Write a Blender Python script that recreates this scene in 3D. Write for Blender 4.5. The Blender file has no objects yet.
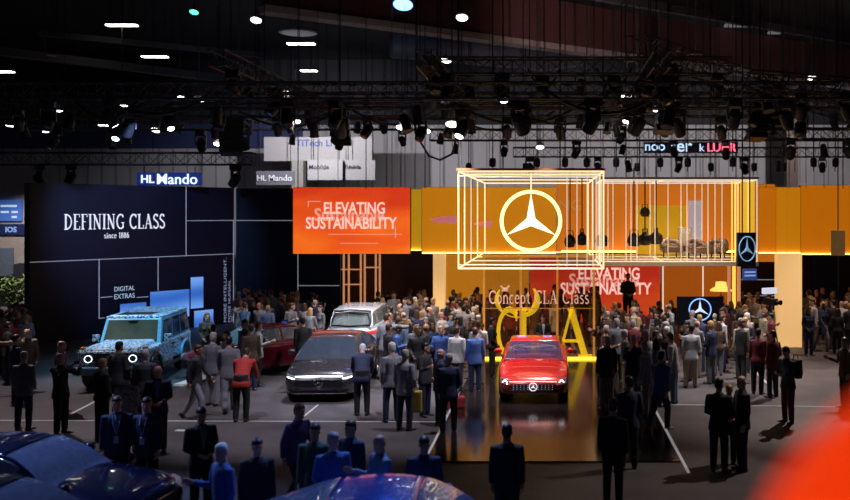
import bpy, bmesh, math, random
import numpy as np
from mathutils import Vector, Matrix, Euler
from mathutils.bvhtree import BVHTree

random.seed(7)
SC = bpy.context.scene
C = SC.collection
PI = math.pi

# ------------------------------------------------------------------ camera
EYE, FPX, VX, VY = 4.9, 900.0, 550.0, 212.0        # eye height, focal length (px), vanishing point of the stand's depth lines
cd = bpy.data.cameras.new('camera')
cam = bpy.data.objects.new('camera', cd)
C.objects.link(cam)
cam.location = (0, 0, EYE)
cam.rotation_euler = (PI / 2, 0, 0)
cd.sensor_width = 36
cd.lens = FPX / 850 * 36
cd.shift_x = -(VX - 425) / 850
cd.shift_y = -(250 - VY) / 850
cd.clip_end = 300
cd.dof.use_dof = True
cd.dof.focus_distance = 26
cd.dof.aperture_fstop = cd.lens / 1000 / 0.045
SC.camera = cam

# ------------------------------------------------------------------ view, world, stage lights and added spots
SC.view_settings.view_transform = 'Standard'
SC.view_settings.look = 'None'
SC.view_settings.gamma = 1
SC.view_settings.exposure = 0.0
w = bpy.data.worlds.new('hall_air')
SC.world = w
w.use_nodes = True
w.node_tree.nodes['Background'].inputs[0].default_value = (0.42, 0.42, 0.75, 1)
w.node_tree.nodes['Background'].inputs[1].default_value = 0.04


def spot(loc, target, energy, color, angle=60, blend=0.6, radius=0.09):
    l = bpy.data.lights.new('spot', 'SPOT')
    l.energy = energy
    l.color = color
    l.spot_size = math.radians(angle)
    l.spot_blend = blend
    l.shadow_soft_size = radius
    o = bpy.data.objects.new('spot', l)
    C.objects.link(o)
    o.location = loc
    d = Vector(target) - Vector(loc)
    o.rotation_euler = d.to_track_quat('-Z', 'Y').to_euler()
    return o


WARM, COOL, BLUE, AMBER = (1, .82, .68), (.75, .82, 1), (.25, .5, 1), (1, .62, .3)
STAGE_AND_ADDED = [  # lamp position, aim, watts, colour, cone
    ((-12.5, 24.6, 7.6), (-12.2, 27.5, .8), 1500, (.45, .78, 1), 50),
    ((-9.0, 27.0, 7.6), (-11.6, 28.0, 1.0), 1500, (.2, .6, 1), 60),
    ((-6.0, 24.6, 7.6), (-5.5, 24.5, .5), 1900, (.8, .85, 1), 55),
    ((-3.0, 24.6, 7.6), (-3.5, 26.5, 1), 2200, (.95, .88, .92), 75),
    ((-8.5, 29.6, 7.9), (-8.5, 31.5, .5), 2500, (1, .84, .84), 75),
    ((-5.0, 29.6, 7.9), (-5.5, 31.0, 1), 2300, (.92, .88, .95), 65),
    ((0.0, 24.6, 7.6), (-.4, 24.5, .5), 3200, (1, .86, .78), 45),
    ((4.0, 24.6, 7.6), (3.8, 26.6, 1), 1900, (.95, .9, .95), 66),
    ((4.5, 29.6, 7.9), (4.0, 30.5, 1), 1100, WARM, 75),
    ((9.0, 27.5, 8.3), (7.0, 25.0, 0), 3200, (1, .84, .76), 68),
    ((10.5, 30.0, 8.3), (10.5, 30.0, 0), 1500, (1, .74, .62), 75),
    ((-1.5, 29.6, 7.9), (-2.2, 31.0, 1), 1500, AMBER, 70),
    ((-15.0, 24.6, 7.6), (-13.6, 23.0, .5), 1600, (.95, .8, .82), 70),
    ((-8.0, 20.0, 8.1), (-7.0, 21.4, .5), 1250, (.82, .78, 1), 60),
    ((-1.0, 20.0, 8.1), (-3.6, 21.5, .5), 1600, (.88, .84, 1), 60),
    ((-11.0, 16.5, 7.5), (-8.0, 13.2, .8), 2300, (.33, .48, 1), 60),
    ((-2.0, 16.5, 7.5), (-2.2, 12.2, .8), 2000, (.25, .42, 1), 50),
    ((-13.0, 29.0, 7.9), (-16.5, 36.2, 4.2), 1700, (.3, .5, 1), 55),
    ((7.0, 19.5, 8.0), (3.4, 16.8, 1.5), 1200, (1, .85, .78), 30),  # spot added to light the heads of the pair in black
    ((4.6, 34.5, 5.7), (4.6, 35.0, 3.1), 160, (1, .8, .55), 130),  # unseen spot added to brighten the gallery floor
    ((-24.0, 40.5, 6.5), (-25.5, 44.5, 2.0), 1500, (1, .92, .88), 80),  # unseen spot added to lift the dark neighbour stand
    ((-5.6, 26.5, 7.6), (-6.5, 29.9, 1.2), 1500, (.85, .92, 1), 34),  # spot added to brighten the silver estate
    # unseen floods added to brighten the end wall and the roof girder
    ((-14.0, 50.0, 10.2), (-15.0, 62.0, 6.0), 2500, (.95, .93, 1), 110),
    ((0.0, 50.0, 10.2), (0.0, 62.0, 6.0), 2000, (1, .96, .98), 110),
    ((14.0, 50.0, 10.2), (14.0, 62.0, 6.0), 2000, (1, .94, .96), 110),
    ((2.0, 33.0, 10.2), (6.0, 45.0, 14.4), 1000, (1, .7, .62), 100),
    ((14.0, 38.0, 10.2), (18.0, 50.0, 14.4), 350, (1, .7, .62), 100),
    ((-14.0, 36.0, 10.4), (-12.0, 46.0, 13.0), 250, (.7, .75, 1), 100),
]
for a in STAGE_AND_ADDED:
    spot(*a[:3], a[3], a[4])

# ------------------------------------------------------------------ materials
MATS = {}


def mat(name, col, rough=.6, metal=0., emit=None, es=0., var=.12, scale=12., alpha=None, spec=.5, coat=0.):
    if name in MATS:
        return MATS[name]
    m = bpy.data.materials.new(name)
    m.use_nodes = True
    n = m.node_tree.nodes
    b = n['Principled BSDF']
    b.inputs['Roughness'].default_value = rough
    b.inputs['Metallic'].default_value = metal
    b.inputs['Specular IOR Level'].default_value = spec
    b.inputs['Coat Weight'].default_value = coat
    tx = n.new('ShaderNodeTexNoise')
    tx.inputs['Scale'].default_value = scale
    tx.inputs['Detail'].default_value = 3
    tc = n.new('ShaderNodeTexCoord')
    rp = n.new('ShaderNodeValToRGB')
    rp.color_ramp.elements[0].position = .3
    rp.color_ramp.elements[1].position = .7
    rp.color_ramp.elements[0].color = tuple(c * (1 - var) for c in col) + (1,)
    rp.color_ramp.elements[1].color = tuple(min(1, c * (1 + var)) for c in col) + (1,)
    L = m.node_tree.links
    L.new(tc.outputs['Object'], tx.inputs['Vector'])
    L.new(tx.outputs['Fac'], rp.inputs['Fac'])
    L.new(rp.outputs['Color'], b.inputs['Base Color'])
    if emit:
        b.inputs['Emission Color'].default_value = tuple(emit) + (1,)
        b.inputs['Emission Strength'].default_value = es
    if alpha is not None:
        b.inputs['Alpha'].default_value = alpha
    MATS[name] = m
    return m


def emat(name, col, es):
    return mat(name, tuple(min(1, c) * .5 for c in col), .5, 0, col, es, 0.02)


# ------------------------------------------------------------------ mesh helpers
class MB:
    def __init__(s):
        s.v, s.f = [], []

    def add(s, vs, fs):
        k = len(s.v)
        s.v += [tuple(v) for v in vs]
        s.f += [tuple(i + k for i in f) for f in fs]
        return s

    def box(s, a, b, M=None):
        (x0, y0, z0), (x1, y1, z1) = a, b
        vs = [(x0, y0, z0), (x1, y0, z0), (x1, y1, z0), (x0, y1, z0), (x0, y0, z1), (x1, y0, z1), (x1, y1, z1), (x0, y1, z1)]
        if M:
            vs = [M @ Vector(v) for v in vs]
        return s.add(vs, [(3, 2, 1, 0), (4, 5, 6, 7), (0, 1, 5, 4), (1, 2, 6, 5), (2, 3, 7, 6), (3, 0, 4, 7)])

    def tube(s, pts, r, n=6, sq=1.0, cap=True, closed=False):
        pts = [Vector(p) for p in pts]
        rs = r if isinstance(r, (list, tuple)) else [r] * len(pts)
        rings, N = [], len(pts)
        up = None
        for i, p in enumerate(pts):
            if closed:
                d = pts[(i + 1) % N] - pts[i - 1]
            else:
                d = pts[min(i + 1, N - 1)] - pts[max(i - 1, 0)]
            d.normalize()
            if up is None:
                up = Vector((0, 0, 1)) if abs(d.z) < .9 else Vector((0, 1, 0))
            u = d.cross(up)
            if u.length < 1e-4:
                u = d.cross(Vector((1, 0, 0)))
            u.normalize()
            v = u.cross(d)
            v.normalize()
            up = v
            rings.append([p + u * (math.cos(2 * PI * (k + .5) / n) * rs[i]) + v * (math.sin(2 * PI * (k + .5) / n) * rs[i] * sq) for k in range(n)])
        vs = [q for ring in rings for q in ring]
        fs = []
        for i in range(N if closed else N - 1):
            for k in range(n):
                j = (i + 1) % N
                fs.append((i * n + k, i * n + (k + 1) % n, j * n + (k + 1) % n, j * n + k))
        if cap and not closed:
            fs.append(tuple(range(n))[::-1])
            fs.append(tuple((N - 1) * n + k for k in range(n)))
        return s.add(vs, fs)

    def loft(s, rings):
        n = len(rings[0])
        vs = [q for ring in rings for q in ring]
        fs = []
        for i in range(len(rings) - 1):
            for k in range(n):
                fs.append((i * n + k, i * n + (k + 1) % n, (i + 1) * n + (k + 1) % n, (i + 1) * n + k))
        fs.append(tuple(range(n))[::-1])
        fs.append(tuple((len(rings) - 1) * n + k for k in range(n)))
        return s.add(vs, fs)

    def lathe(s, prof, M=None, n=16):        # profile (radius, height) about local Z
        rings = [[Vector((r * math.cos(2 * PI * k / n), r * math.sin(2 * PI * k / n), z)) for k in range(n)] for r, z in prof]
        if M:
            rings = [[M @ q for q in ring] for ring in rings]
        return s.loft(rings)

    def ball(s, c, r, M=None, nu=12, nv=8):
        rx, ry, rz = r if isinstance(r, (list, tuple)) else (r, r, r)
        c = Vector(c)
        rings = []
        for j in range(nv + 1):
            t = PI * min(max(j / nv, .02), .98)
            rings.append([c + Vector((rx * math.sin(t) * math.cos(2 * PI * k / nu), ry * math.sin(t) * math.sin(2 * PI * k / nu), -rz * math.cos(t))) for k in range(nu)])
        if M:
            rings = [[M @ q for q in ring] for ring in rings]
        return s.loft(rings)

    def prism(s, poly, d, M):               # polygon in local XY, thickness d along local Z, then M
        n = len(poly)
        vs = [M @ Vector((x, y, 0)) for x, y in poly] + [M @ Vector((x, y, d)) for x, y in poly]
        fs = [tuple(range(n))[::-1], tuple(range(n, 2 * n))] + [(i, (i + 1) % n, n + (i + 1) % n, n + i) for i in range(n)]
        return s.add(vs, fs)

    def mesh(s, name, m=None, smooth=False):
        me = bpy.data.meshes.new(name)
        me.from_pydata(s.v, [], s.f)
        bm = bmesh.new()
        bm.from_mesh(me)
        bmesh.ops.recalc_face_normals(bm, faces=bm.faces[:])
        bm.to_mesh(me)
        bm.free()
        if m:
            me.materials.append(m)
        if smooth:
            for p in me.polygons:
                p.use_smooth = True
        return me

    def build(s, name, m, parent=None, smooth=False, loc=None, bevel=0):
        me = s.mesh(name, m, smooth)
        if bevel:
            bm = bmesh.new()
            bm.from_mesh(me)
            bmesh.ops.bevel(bm, geom=bm.edges[:], offset=bevel, segments=2, affect='EDGES', profile=.6)
            bm.to_mesh(me)
            bm.free()
        o = bpy.data.objects.new(name, me)
        C.objects.link(o)
        if parent:
            o.parent = parent
        if loc:
            o.location = loc
        return o


def thing(name, label, cat, loc=(0, 0, 0), rz=0, group=None):
    o = bpy.data.objects.new(name, None)
    C.objects.link(o)
    o.empty_display_size = .2
    o.location = loc
    o.rotation_euler = (0, 0, rz)
    return tag(o, label, cat, group)


def tag(o, label, cat, group=None, kind=None):
    o['label'] = label
    o['category'] = cat
    if group:
        o['group'] = group
    if kind:
        o['kind'] = kind
    return o


def struct(name, mb, m, label, **k):
    o = mb.build(name, m, **k)
    o['kind'] = 'structure'
    o['label'] = label
    o['category'] = name.split('_')[0]
    return o


def copy_tree(o, parent=None):
    c = o.copy()
    C.objects.link(c)
    if parent:
        c.parent = parent
    for ch in list(o.children):
        copy_tree(ch, c)
    return c


def dup(root, loc, rot=(0, 0, 0), label=None, group=None, scale=None):
    c = copy_tree(root)
    c.location = loc
    c.rotation_euler = rot
    if label:
        c['label'] = label
    if group:
        c['group'] = group
    if scale:
        c.scale = (scale,) * 3
    return c


def P(px, py, Y):                            # a point seen at (px, py) and standing Y metres away
    return Vector(((px - VX) * Y / FPX, Y, EYE + (VY - py) * Y / FPX))


def ground(px, py):
    Y = FPX * EYE / (py - VY)
    return Vector(((px - VX) * Y / FPX, Y, 0))


# ------------------------------------------------------------------ lettering
def sans(txt, size, depth=.02, bold=.0, space=1.0):
    cu = bpy.data.curves.new('t', 'FONT')
    cu.body = txt
    cu.size = size
    cu.extrude = depth / 2
    cu.offset = bold
    cu.align_x = 'CENTER'
    cu.align_y = 'CENTER'
    cu.space_character = space
    cu.resolution_u = 3
    o = bpy.data.objects.new('t', cu)
    C.objects.link(o)
    dg = bpy.context.evaluated_depsgraph_get()
    me = bpy.data.meshes.new_from_object(o.evaluated_get(dg))
    bpy.data.objects.remove(o)
    bpy.data.curves.remove(cu)
    me.materials.clear()
    return me


def arc(cx, cy, rx, ry, a0, a1, n=10):
    return [(cx + rx * math.cos(math.radians(a0 + (a1 - a0) * i / n)), cy + ry * math.sin(math.radians(a0 + (a1 - a0) * i / n))) for i in range(n + 1)]


# Roman letters drawn as strokes: (points, thickness); unit = capital height
TK, TN = .13, .05


def sf(x, y, w=.2):
    return ([(x - w / 2, y), (x + w / 2, y)], TN)


GLY = {
    'D': (.72, [([(.14, 0), (.14, 1)], TK), (arc(.14, .5, .48, .475, -90, 90), .085), ([(.0, .025), (.2, .025)], TN), ([(.0, .975), (.2, .975)], TN)]),
    'E': (.6, [([(.14, 0), (.14, 1)], TK), ([(0, .975), (.52, .975), (.52, .8)], TN), ([(0, .025), (.54, .025), (.54, .22)], TN), ([(.14, .52), (.4, .52)], TN)]),
    'F': (.58, [([(.14, 0), (.14, 1)], TK), ([(0, .975), (.52, .975), (.52, .8)], TN), ([(.14, .5), (.4, .5)], TN), sf(.14, .025, .3)]),
    'I': (.34, [([(.15, 0), (.15, 1)], TK), sf(.15, .025, .3), sf(.15, .975, .3)]),
    'N': (.78, [([(.12, 0), (.12, 1)], TN), ([(.1, .97), (.6, .03)], TK), ([(.6, 0), (.6, 1)], TN), sf(.12, .025, .24), sf(.6, .975, .24), sf(.08, .975, .16)]),
    'G': (.76, [(arc(.4, .5, .34, .47, 50, 320, 14), .1), ([(.62, .05), (.62, .42)], .1), ([(.46, .42), (.74, .42)], TN), ([(.62, .95), (.62, .76)], TN)]),
    'C': (.72, [(arc(.4, .5, .34, .47, 48, 312, 14), .11), ([(.62, .97), (.62, .74)], TN), ([(.62, .03), (.62, .2)], TN)]),
    'L': (.6, [([(.14, 0), (.14, 1)], TK), sf(.14, .975, .3), ([(0, .025), (.55, .025), (.55, .25)], TN)]),
    'A': (.78, [([(.1, 0), (.36, .98)], TN), ([(.34, 1), (.64, 0)], TK), ([(.18, .33), (.52, .33)], TN), sf(.1, .025, .22), sf(.64, .025, .28)]),
    'S': (.56, [(arc(.25, .74, .19, .23, 30, 200, 9) + arc(.26, .26, .22, .24, 80, -150, 10), .1), ([(.42, .97), (.42, .8)], TN), ([(.05, .03), (.05, .2)], TN)]),
    'o': (.5, [(arc(.24, .33, .18, .31, 0, 360, 14), .09)]),
    'n': (.58, [([(.12, 0), (.12, .64)], .11), (arc(.29, .42, .17, .21, 170, 0, 7) + [(.46, 0)], .09), sf(.12, .02), sf(.46, .02)]),
    'c': (.46, [(arc(.25, .33, .19, .31, 50, 310, 11), .09)]),
    'e': (.48, [([(.08, .36), (.41, .36)], TN), (arc(.25, .33, .18, .31, 5, 315, 12), .09)]),
    'p': (.56, [([(.12, -.28), (.12, .64)], .11), (arc(.26, .33, .2, .3, -150, 150, 12), .08), sf(.12, -.27)]),
    't': (.36, [([(.16, .85), (.16, .12), (.24, .03), (.33, .06)], .1), ([(.03, .62), (.31, .62)], TN)]),
    'l': (.28, [([(.13, 0), (.13, 1)], .11), sf(.13, .02), ([(.03, .97), (.15, .97)], TN)]),
    'a': (.5, [([(.07, .52), (.14, .62), (.28, .63), (.36, .5), (.36, .05), (.44, .03)], .09), (arc(.22, .19, .15, .17, 60, 330, 10), .08)]),
    's': (.42, [(arc(.2, .48, .13, .15, 40, 200, 7) + arc(.2, .17, .15, .16, 80, -150, 8), .085)]),
    'i': (.28, [([(.13, 0), (.13, .64)], .11), sf(.13, .02), ([(.13, .8), (.13, .93)], .12)]),
    '1': (.36, [([(.18, 0), (.18, 1), (.05, .88)], .1), sf(.18, .02, .26)]),
    '8': (.52, [(arc(.25, .74, .17, .22, 0, 360, 14), .08), (arc(.25, .27, .2, .25, 0, 360, 14), .09)]),
    '6': (.52, [(arc(.25, .29, .19, .27, 0, 360, 14), .09), ([(.07, .35), (.12, .7), (.32, .97)], .09)]),
    ' ': (.34, []),
}


def ribbon(mb, pts, wd, M, d):
    pts = [Vector(p) for p in pts]
    N = len(pts)
    Lp, Rp = [], []
    for i in range(N):
        a = pts[max(i - 1, 0)]
        b = pts[min(i + 1, N - 1)]
        t = (b - a).normalized()
        nrm = Vector((-t.y, t.x))
        if 0 < i < N - 1:
            t1 = (pts[i] - pts[i - 1]).normalized()
            co = max(.5, Vector((-t1.y, t1.x)).dot(nrm))
        else:
            co = 1
        Lp.append(pts[i] + nrm * wd / 2 / co)
        Rp.append(pts[i] - nrm * wd / 2 / co)
    for i in range(N - 1):
        mb.prism([Rp[i], Rp[i + 1], Lp[i + 1], Lp[i]], d, M)


def roman(txt, h, depth, M, gap=.07):         # centred text in local XY, rising along +Y, transformed by M
    tot = sum(GLY[c][0] + gap for c in txt) - gap
    x = -tot / 2
    mb = MB()
    for i, c in enumerate(txt):
        for pts, wd in GLY[c][1]:
            ribbon(mb, [((px + x) * h, py * h) for px, py in pts], wd * h, M @ Matrix.Translation((0, 0, .0003 * (i % 3))), depth)
        x += GLY[c][0] + gap
    return mb, tot * h


FRONT = Matrix.Rotation(PI / 2, 4, 'X')       # local XY plane -> stands upright, facing -Y


def place_text(name, me, m, parent, loc, width=None, height=None, rz=0, roll=0):
    o = bpy.data.objects.new(name, me)
    me.materials.append(m)
    C.objects.link(o)
    o.parent = parent
    xs = [v.co.x for v in me.vertices]
    ys = [v.co.y for v in me.vertices]
    cx, cy = (max(xs) + min(xs)) / 2, (max(ys) + min(ys)) / 2
    sx = width / (max(xs) - min(xs)) if width else 1
    sy = height / (max(ys) - min(ys)) if height else sx
    me.transform(Matrix.Diagonal((sx, sy, 1, 1)) @ Matrix.Translation((-cx, -cy, 0)))
    me.transform(Matrix.Translation(Vector(loc)) @ Matrix.Rotation(rz, 4, 'Z') @ FRONT @ Matrix.Rotation(roll, 4, 'Z'))
    return o


def star_mb(R, d, M, ring=.085, n=40):        # three-pointed star in a ring
    mb = MB()
    for k in range(3):
        a = PI / 2 + k * 2 * PI / 3
        tip = (math.cos(a) * R * .95, math.sin(a) * R * .95)
        w0 = R * .17
        for sgn in (-1, 1):
            b = (math.cos(a + sgn * PI / 3) * w0, math.sin(a + sgn * PI / 3) * w0)
            vs = [M @ Vector((0, 0, d * 1.6)), M @ Vector((*tip, d * .4)), M @ Vector((*b, d * .5)), M @ Vector((0, 0, 0)), M @ Vector((*tip, 0)), M @ Vector((*b, 0))]
            mb.add(vs, [(0, 1, 2), (3, 5, 4), (0, 3, 4, 1), (1, 4, 5, 2), (2, 5, 3, 0)])
    rg = MB()
    rg.tube([M @ Vector((R * math.cos(2 * PI * i / n), R * math.sin(2 * PI * i / n), d / 2)) for i in range(n)], R * ring, 6, closed=True)
    return mb, rg

# ------------------------------------------------------------------ the hall
def floor_mat():
    m = mat('carpet', (.075, .064, .068), .62, var=.25, scale=1.2)
    return m


struct('floor', MB().box((-48, -6, -.2), (46, 62, 0)), floor_mat(), 'dark grey violet hall floor')
struct('wall_back', MB().box((-48, 62, 0), (46, 62.3, 10.9)), mat('cladding', (.5, .48, .5), .7, var=.06, scale=.5), 'pale grey clad end wall of the hall')
struct('wall_upper', MB().box((-48, 62, 10.9), (46, 62.3, 15.4)), mat('upper_wall_shade', (.012, .012, .02), .7), 'upper end wall of the hall, darkness painted in')  # lack of light up here is painted as a near-black wall
struct('ceiling', MB().box((-48, -6, 15.4), (46, 62.3, 15.7)), mat('black_ceiling', (.012, .011, .014), .8), 'black hall ceiling')
mb = MB()
for i in range(96):
    mb.box((-47.5 + i * .98, 61.93, .2), (-47.45 + i * .98, 61.997, 10.85))
struct('trim_cladding', mb, mat('cladding_seam', (.3, .29, .31), .7), 'upright seams of the end wall cladding')
struct('trim_blue', MB().box((-48, 61.6, 9.3), (-17, 61.92, 10.9)), mat('blue_band', (.03, .045, .15), .6), 'dark blue band along the top of the end wall')

M_BLK = mat('black_metal', (.012, .012, .014), .5)
M_TRUSS = mat('truss_metal', (.055, .05, .052), .45, .5)
M_GIRD = mat('girder_paint', (.13, .055, .055), .7)
M_FLANGE = mat('flange_paint', (.42, .36, .36), .6)


def girder(p, q, hgt, wid, label, flange=True):
    gm = M_GIRD if flange else mat('beam_steel', (.035, .033, .04), .6)
    p, q = Vector(p), Vector(q)
    t = thing('roof_girder', label, 'girder', p, 0, 'roof girders')
    d = (q - p).normalized()
    n = Vector((-d.y, d.x, 0)).normalized() * wid / 2
    L = q - p
    up = Vector((0, 0, hgt))
    web = MB().add([-n, n, n + L, -n + L, -n + up, n + up, n + L + up, -n + L + up], [(3, 2, 1, 0), (4, 5, 6, 7), (0, 1, 5, 4), (1, 2, 6, 5), (2, 3, 7, 6), (3, 0, 4, 7)])
    web.build('web', gm, t)
    if flange:
        n2 = n * 2.2
        dz = Vector((0, 0, -.28))
        MB().add([-n2 + dz, n2 + dz, n2 + L + dz, -n2 + L + dz, -n2, n2, n2 + L, -n2 + L], [(3, 2, 1, 0), (4, 5, 6, 7), (0, 1, 5, 4), (1, 2, 6, 5), (2, 3, 7, 6), (3, 0, 4, 7)]).build('flange', M_FLANGE, t)


girder(P(262, 6, 35.6), P(862, 86, 57.8), 2.15, .35, 'long dark red roof girder with a pale bottom flange above the lit stand')
girder(P(560, -6, 36), P(862, 46, 52), .35, .3, 'thin steel roof beam high above the right end of the stand', False)
girder(P(40, 36, 40), P(262, 58, 46), .25, .3, 'grey roof beam in the dark above the black wall', False)
girder(P(-5, 55, 38), P(240, 84, 47), .35, .4, 'wide grey roof beam lower down above the black wall', False)

# duct and columns
mb = MB()
mb.tube([P(392, 46, 46), P(470, 53, 48), P(545, 60, 50), P(575, 56, 51), P(590, 46, 51)], .62, 14)
tag(mb.build('air_duct', mat('duct_metal', (.16, .18, .26), .5), smooth=True), 'fat grey blue ventilation duct below the long girder', 'duct')
for px, Y, x0 in ((791, 55, 5.5), (299, 56, 4.5)):
    p = P(px, 212, Y)
    t = MB().box((-.35, -.35, 0), (.35, .35, 15.4 if px > 500 else 8.1)).build('steel_column', mat('column_brown' if px > 500 else 'column_stone', (.05, .03, .025) if px > 500 else (.3, .28, .26), .7), loc=(p.x, Y, 0))
    tag(t, 'brown steel roof column behind the orange fascia at the far right' if px > 500 else 'stone grey column beside the white neighbour panels', 'column')

# ------------------------------------------------------------------ trusses
TRUSS = []


def truss(p, q, s, label, step=None):
    p, q = Vector(p), Vector(q)
    d = (q - p)
    L = d.length
    d = d / L
    t = thing('lighting_truss', label, 'truss', p, 0, 'lighting trusses')
    side = Vector((-d.y, d.x, 0)).normalized() * s / 2
    up = Vector((0, 0, s / 2))
    cs = [side + up, -side + up, -side - up, side - up]
    for c in cs:
        MB().tube([c, c + d * L], .032, 6).build('chord', M_TRUSS, t)
    lat = MB()
    n = max(2, int(L / (step or s * 1.1)))
    for i in range(n):
        a, b = d * (L * i / n), d * (L * (i + 1) / n)
        for k in range(4):
            c1, c2 = cs[k], cs[(k + 1) % 4]
            if i % 2:
                c1, c2 = c2, c1
            lat.tube([c1 + a, c2 + b], .017, 4, cap=False)
    for i in range(n + 1):
        a = d * (L * i / n)
        for k in range(4):
            lat.tube([cs[k] + a, cs[(k + 1) % 4] + a], .015, 4, cap=False)
    lat.build('lattice', M_TRUSS, t)
    for f in (.06, .35, .65, .94):
        c = d * (L * f) + side
        MB().tube([c + up, Vector((c.x, c.y, 15.39 - p.z))], .014, 5).build('suspension_cable', M_BLK, t)
    TRUSS.append((p, q, s))
    return t


truss((-25, 38, 7.15), (-12.5, 38, 7.15), .5, 'low black truss just above the top of the black wall')
truss((-21, 30, 8.6), (11, 30, 8.6), .5, 'long truss crossing above the middle of the stand')
truss((-23, 34, 8.75), (9, 34, 8.75), .5, 'long truss behind the middle one, above the orange screen')
truss((-17, 25, 8.25), (8, 25, 8.25), .45, 'nearest long truss above the pale blue off-roader and the red car')
truss((-24, 41, 8.9), (-4, 41, 8.9), .5, 'distant truss above the left half of the black wall')
truss((-9.5, 25.6, 9.3), (-9.5, 40, 9.3), .45, 'truss running away from the viewer above the silver estate')
truss((-3.6, 25.6, 9.3), (-3.6, 40, 9.3), .45, 'truss running away from the viewer left of the star frame')
truss((3.2, 25.6, 9.26), (3.2, 44, 9.26), .45, 'truss running away from the viewer above the right half of the light cage')
pa, pb = P(636, 46, 31.5), P(868, 119, 51.5)
truss(pa, pb, .78, 'thick slanting truss high above the right half of the stand')
truss((-6, 45, 8.75), (22, 45, 8.75), .55, 'far truss in front of the pale end wall, upper of the two')
truss((-2, 49, 8.15), (25, 49, 8.15), .5, 'far truss in front of the pale end wall, carrying the lit letters')
truss((-4, 28, 9.42), (5.6, 28, 9.42), .5, 'high truss above the star frame with many lamps')
truss((6, 26.6, 8.8), (15, 31, 8.8), .5, 'oblique truss above the crowd at the right')
truss((-26, 45, 9.9), (-6, 45, 9.9), .5, 'topmost distant truss in the dark at the left')
truss((9, 38, 8.2), (24, 38, 8.2), .45, 'truss behind the right end of the orange fascia')

# ------------------------------------------------------------------ stage lamps
M_LENS = mat('dark_lens', (.02, .025, .04), .15, coat=.5)
M_LIT = emat('lit_lens', (1, .93, .85), 14)
M_LITB = emat('lit_lens_blue', (.6, .8, 1), 14)
M_CAN = mat('lamp_housing', (.014, .014, .016), .45)


def moving_head(lit=None):
    t = thing('moving_head_lamp', 'x', 'stage lamp', (0, 0, 0), 0, 'moving head lamps on the trusses')
    MB().box((-.17, -.13, -.16), (.17, .13, 0)).build('base', M_CAN, t, bevel=.02)
    y = MB()
    y.box((-.2, -.05, -.2), (.2, .05, -.16)).box((-.2, -.05, -.52), (-.165, .05, -.2)).box((.165, -.05, -.52), (.2, .05, -.2))
    y.build('yoke', M_CAN, t)
    M = Matrix.Translation((0, 0, -.47)) @ Matrix.Rotation(math.radians(35), 4, 'X')
    hd = MB().lathe([(.02, .2), (.12, .19), (.155, .1), (.16, -.1), (.145, -.26), (.13, -.28)], M).build('head', M_CAN, t, smooth=False)
    MB().lathe([(.12, -.27), (.1, -.292), (.02, -.3)], M).build('lens', lit or M_LENS, hd)
    return t


def par_can(lit=None):
    t = thing('par_can', 'x', 'stage lamp', (0, 0, 0), 0, 'par cans on the trusses')
    MB().tube([(-.16, 0, -.34), (-.16, 0, -.1), (0, 0, 0), (.16, 0, -.1), (.16, 0, -.34)], .018, 6).build('bracket', M_CAN, t)
    M = Matrix.Translation((0, 0, -.36)) @ Matrix.Rotation(math.radians(20), 4, 'X')
    b = MB().lathe([(.03, .22), (.1, .2), (.13, .05), (.14, -.22), (.16, -.24), (.16, -.26), (.135, -.25)], M).build('can', M_CAN, t)
    MB().lathe([(.135, -.22), (.09, -.235), (.02, -.24)], M).build('lens', lit or M_LENS, b)
    return t


PROTO = {}
used_proto = set()


def lamp(kind, lit, loc, rz, label, scale=1.0):
    key = (kind, lit)
    if key not in PROTO:
        o = PROTO[key] = (moving_head if kind == 'm' else par_can)({None: None, 'w': M_LIT, 'b': M_LITB}[lit])
        o.location = loc
        o.rotation_euler = (0, 0, rz)
        o['label'] = label
        o.scale = (scale,) * 3
        return o
    return dup(PROTO[key], loc, (0, 0, rz), label, None, scale)


rl = random.Random(3)
ORD = ['first', 'second', 'third', 'fourth', 'fifth', 'sixth', 'seventh', 'eighth', 'ninth', 'tenth', 'eleventh', 'twelfth', 'thirteenth', 'fourteenth', 'fifteenth', 'sixteenth', 'seventeenth', 'eighteenth', 'nineteenth', 'twentieth']
TN_ = ['low truss over the black wall', 'long middle truss', 'long truss over the orange screen', 'nearest long truss', 'distant truss over the black wall', 'truss over the silver estate', 'truss left of the star frame', 'truss over the light cage', 'slanting truss', 'upper far truss by the end wall', 'far truss with lit letters', 'high truss over the star frame', 'oblique truss over the right crowd', 'topmost dark truss', 'truss behind the right fascia']
CNT = [6, 17, 17, 12, 9, 7, 7, 7, 9, 10, 10, 9, 8, 7, 7]
LITSET = {(3, 2): 'w', (1, 4): 'w', (2, 3): 'b', (11, 2): 'b', (7, 3): 'w', (9, 4): 'w', (10, 3): 'b', (10, 5): 'b', (4, 3): 'w', (1, 9): 'w', (12, 3): 'w'}
for ti, (p, q, s) in enumerate(TRUSS):
    n = CNT[ti]
    made = 0
    for i in range(n):
        f = (i + .5 + rl.uniform(-.3, .3)) / n
        c = p.lerp(q, f)
        if ti == 0 and -17.6 < c.x < -14.1:
            continue
        kind = 'm' if (i * 7 + ti) % 3 else 'p'
        lit = LITSET.get((ti, i))
        lab = ('lit ' if lit else 'dark ') + ('moving head' if kind == 'm' else 'can') + ' lamp, ' + ORD[made] + (' from near end on ' if 5 <= ti <= 7 else ' from left on ') + TN_[ti]
        made += 1
        lamp(kind, lit, c + Vector((-(q - p).normalized().y, (q - p).normalized().x, 0)) * s / 2 * (1 if i % 2 else -1) + Vector((0, 0, -s / 2 - .02)), rl.uniform(-.9, .9) + (0 if rl.random() < .6 else PI), lab, rl.uniform(.95, 1.3))

# round and bar-shaped roof lights seen from below; px, py, width in px, distance
M_HB = emat('roof_light_glow', (1, .95, .86), 6)


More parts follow.
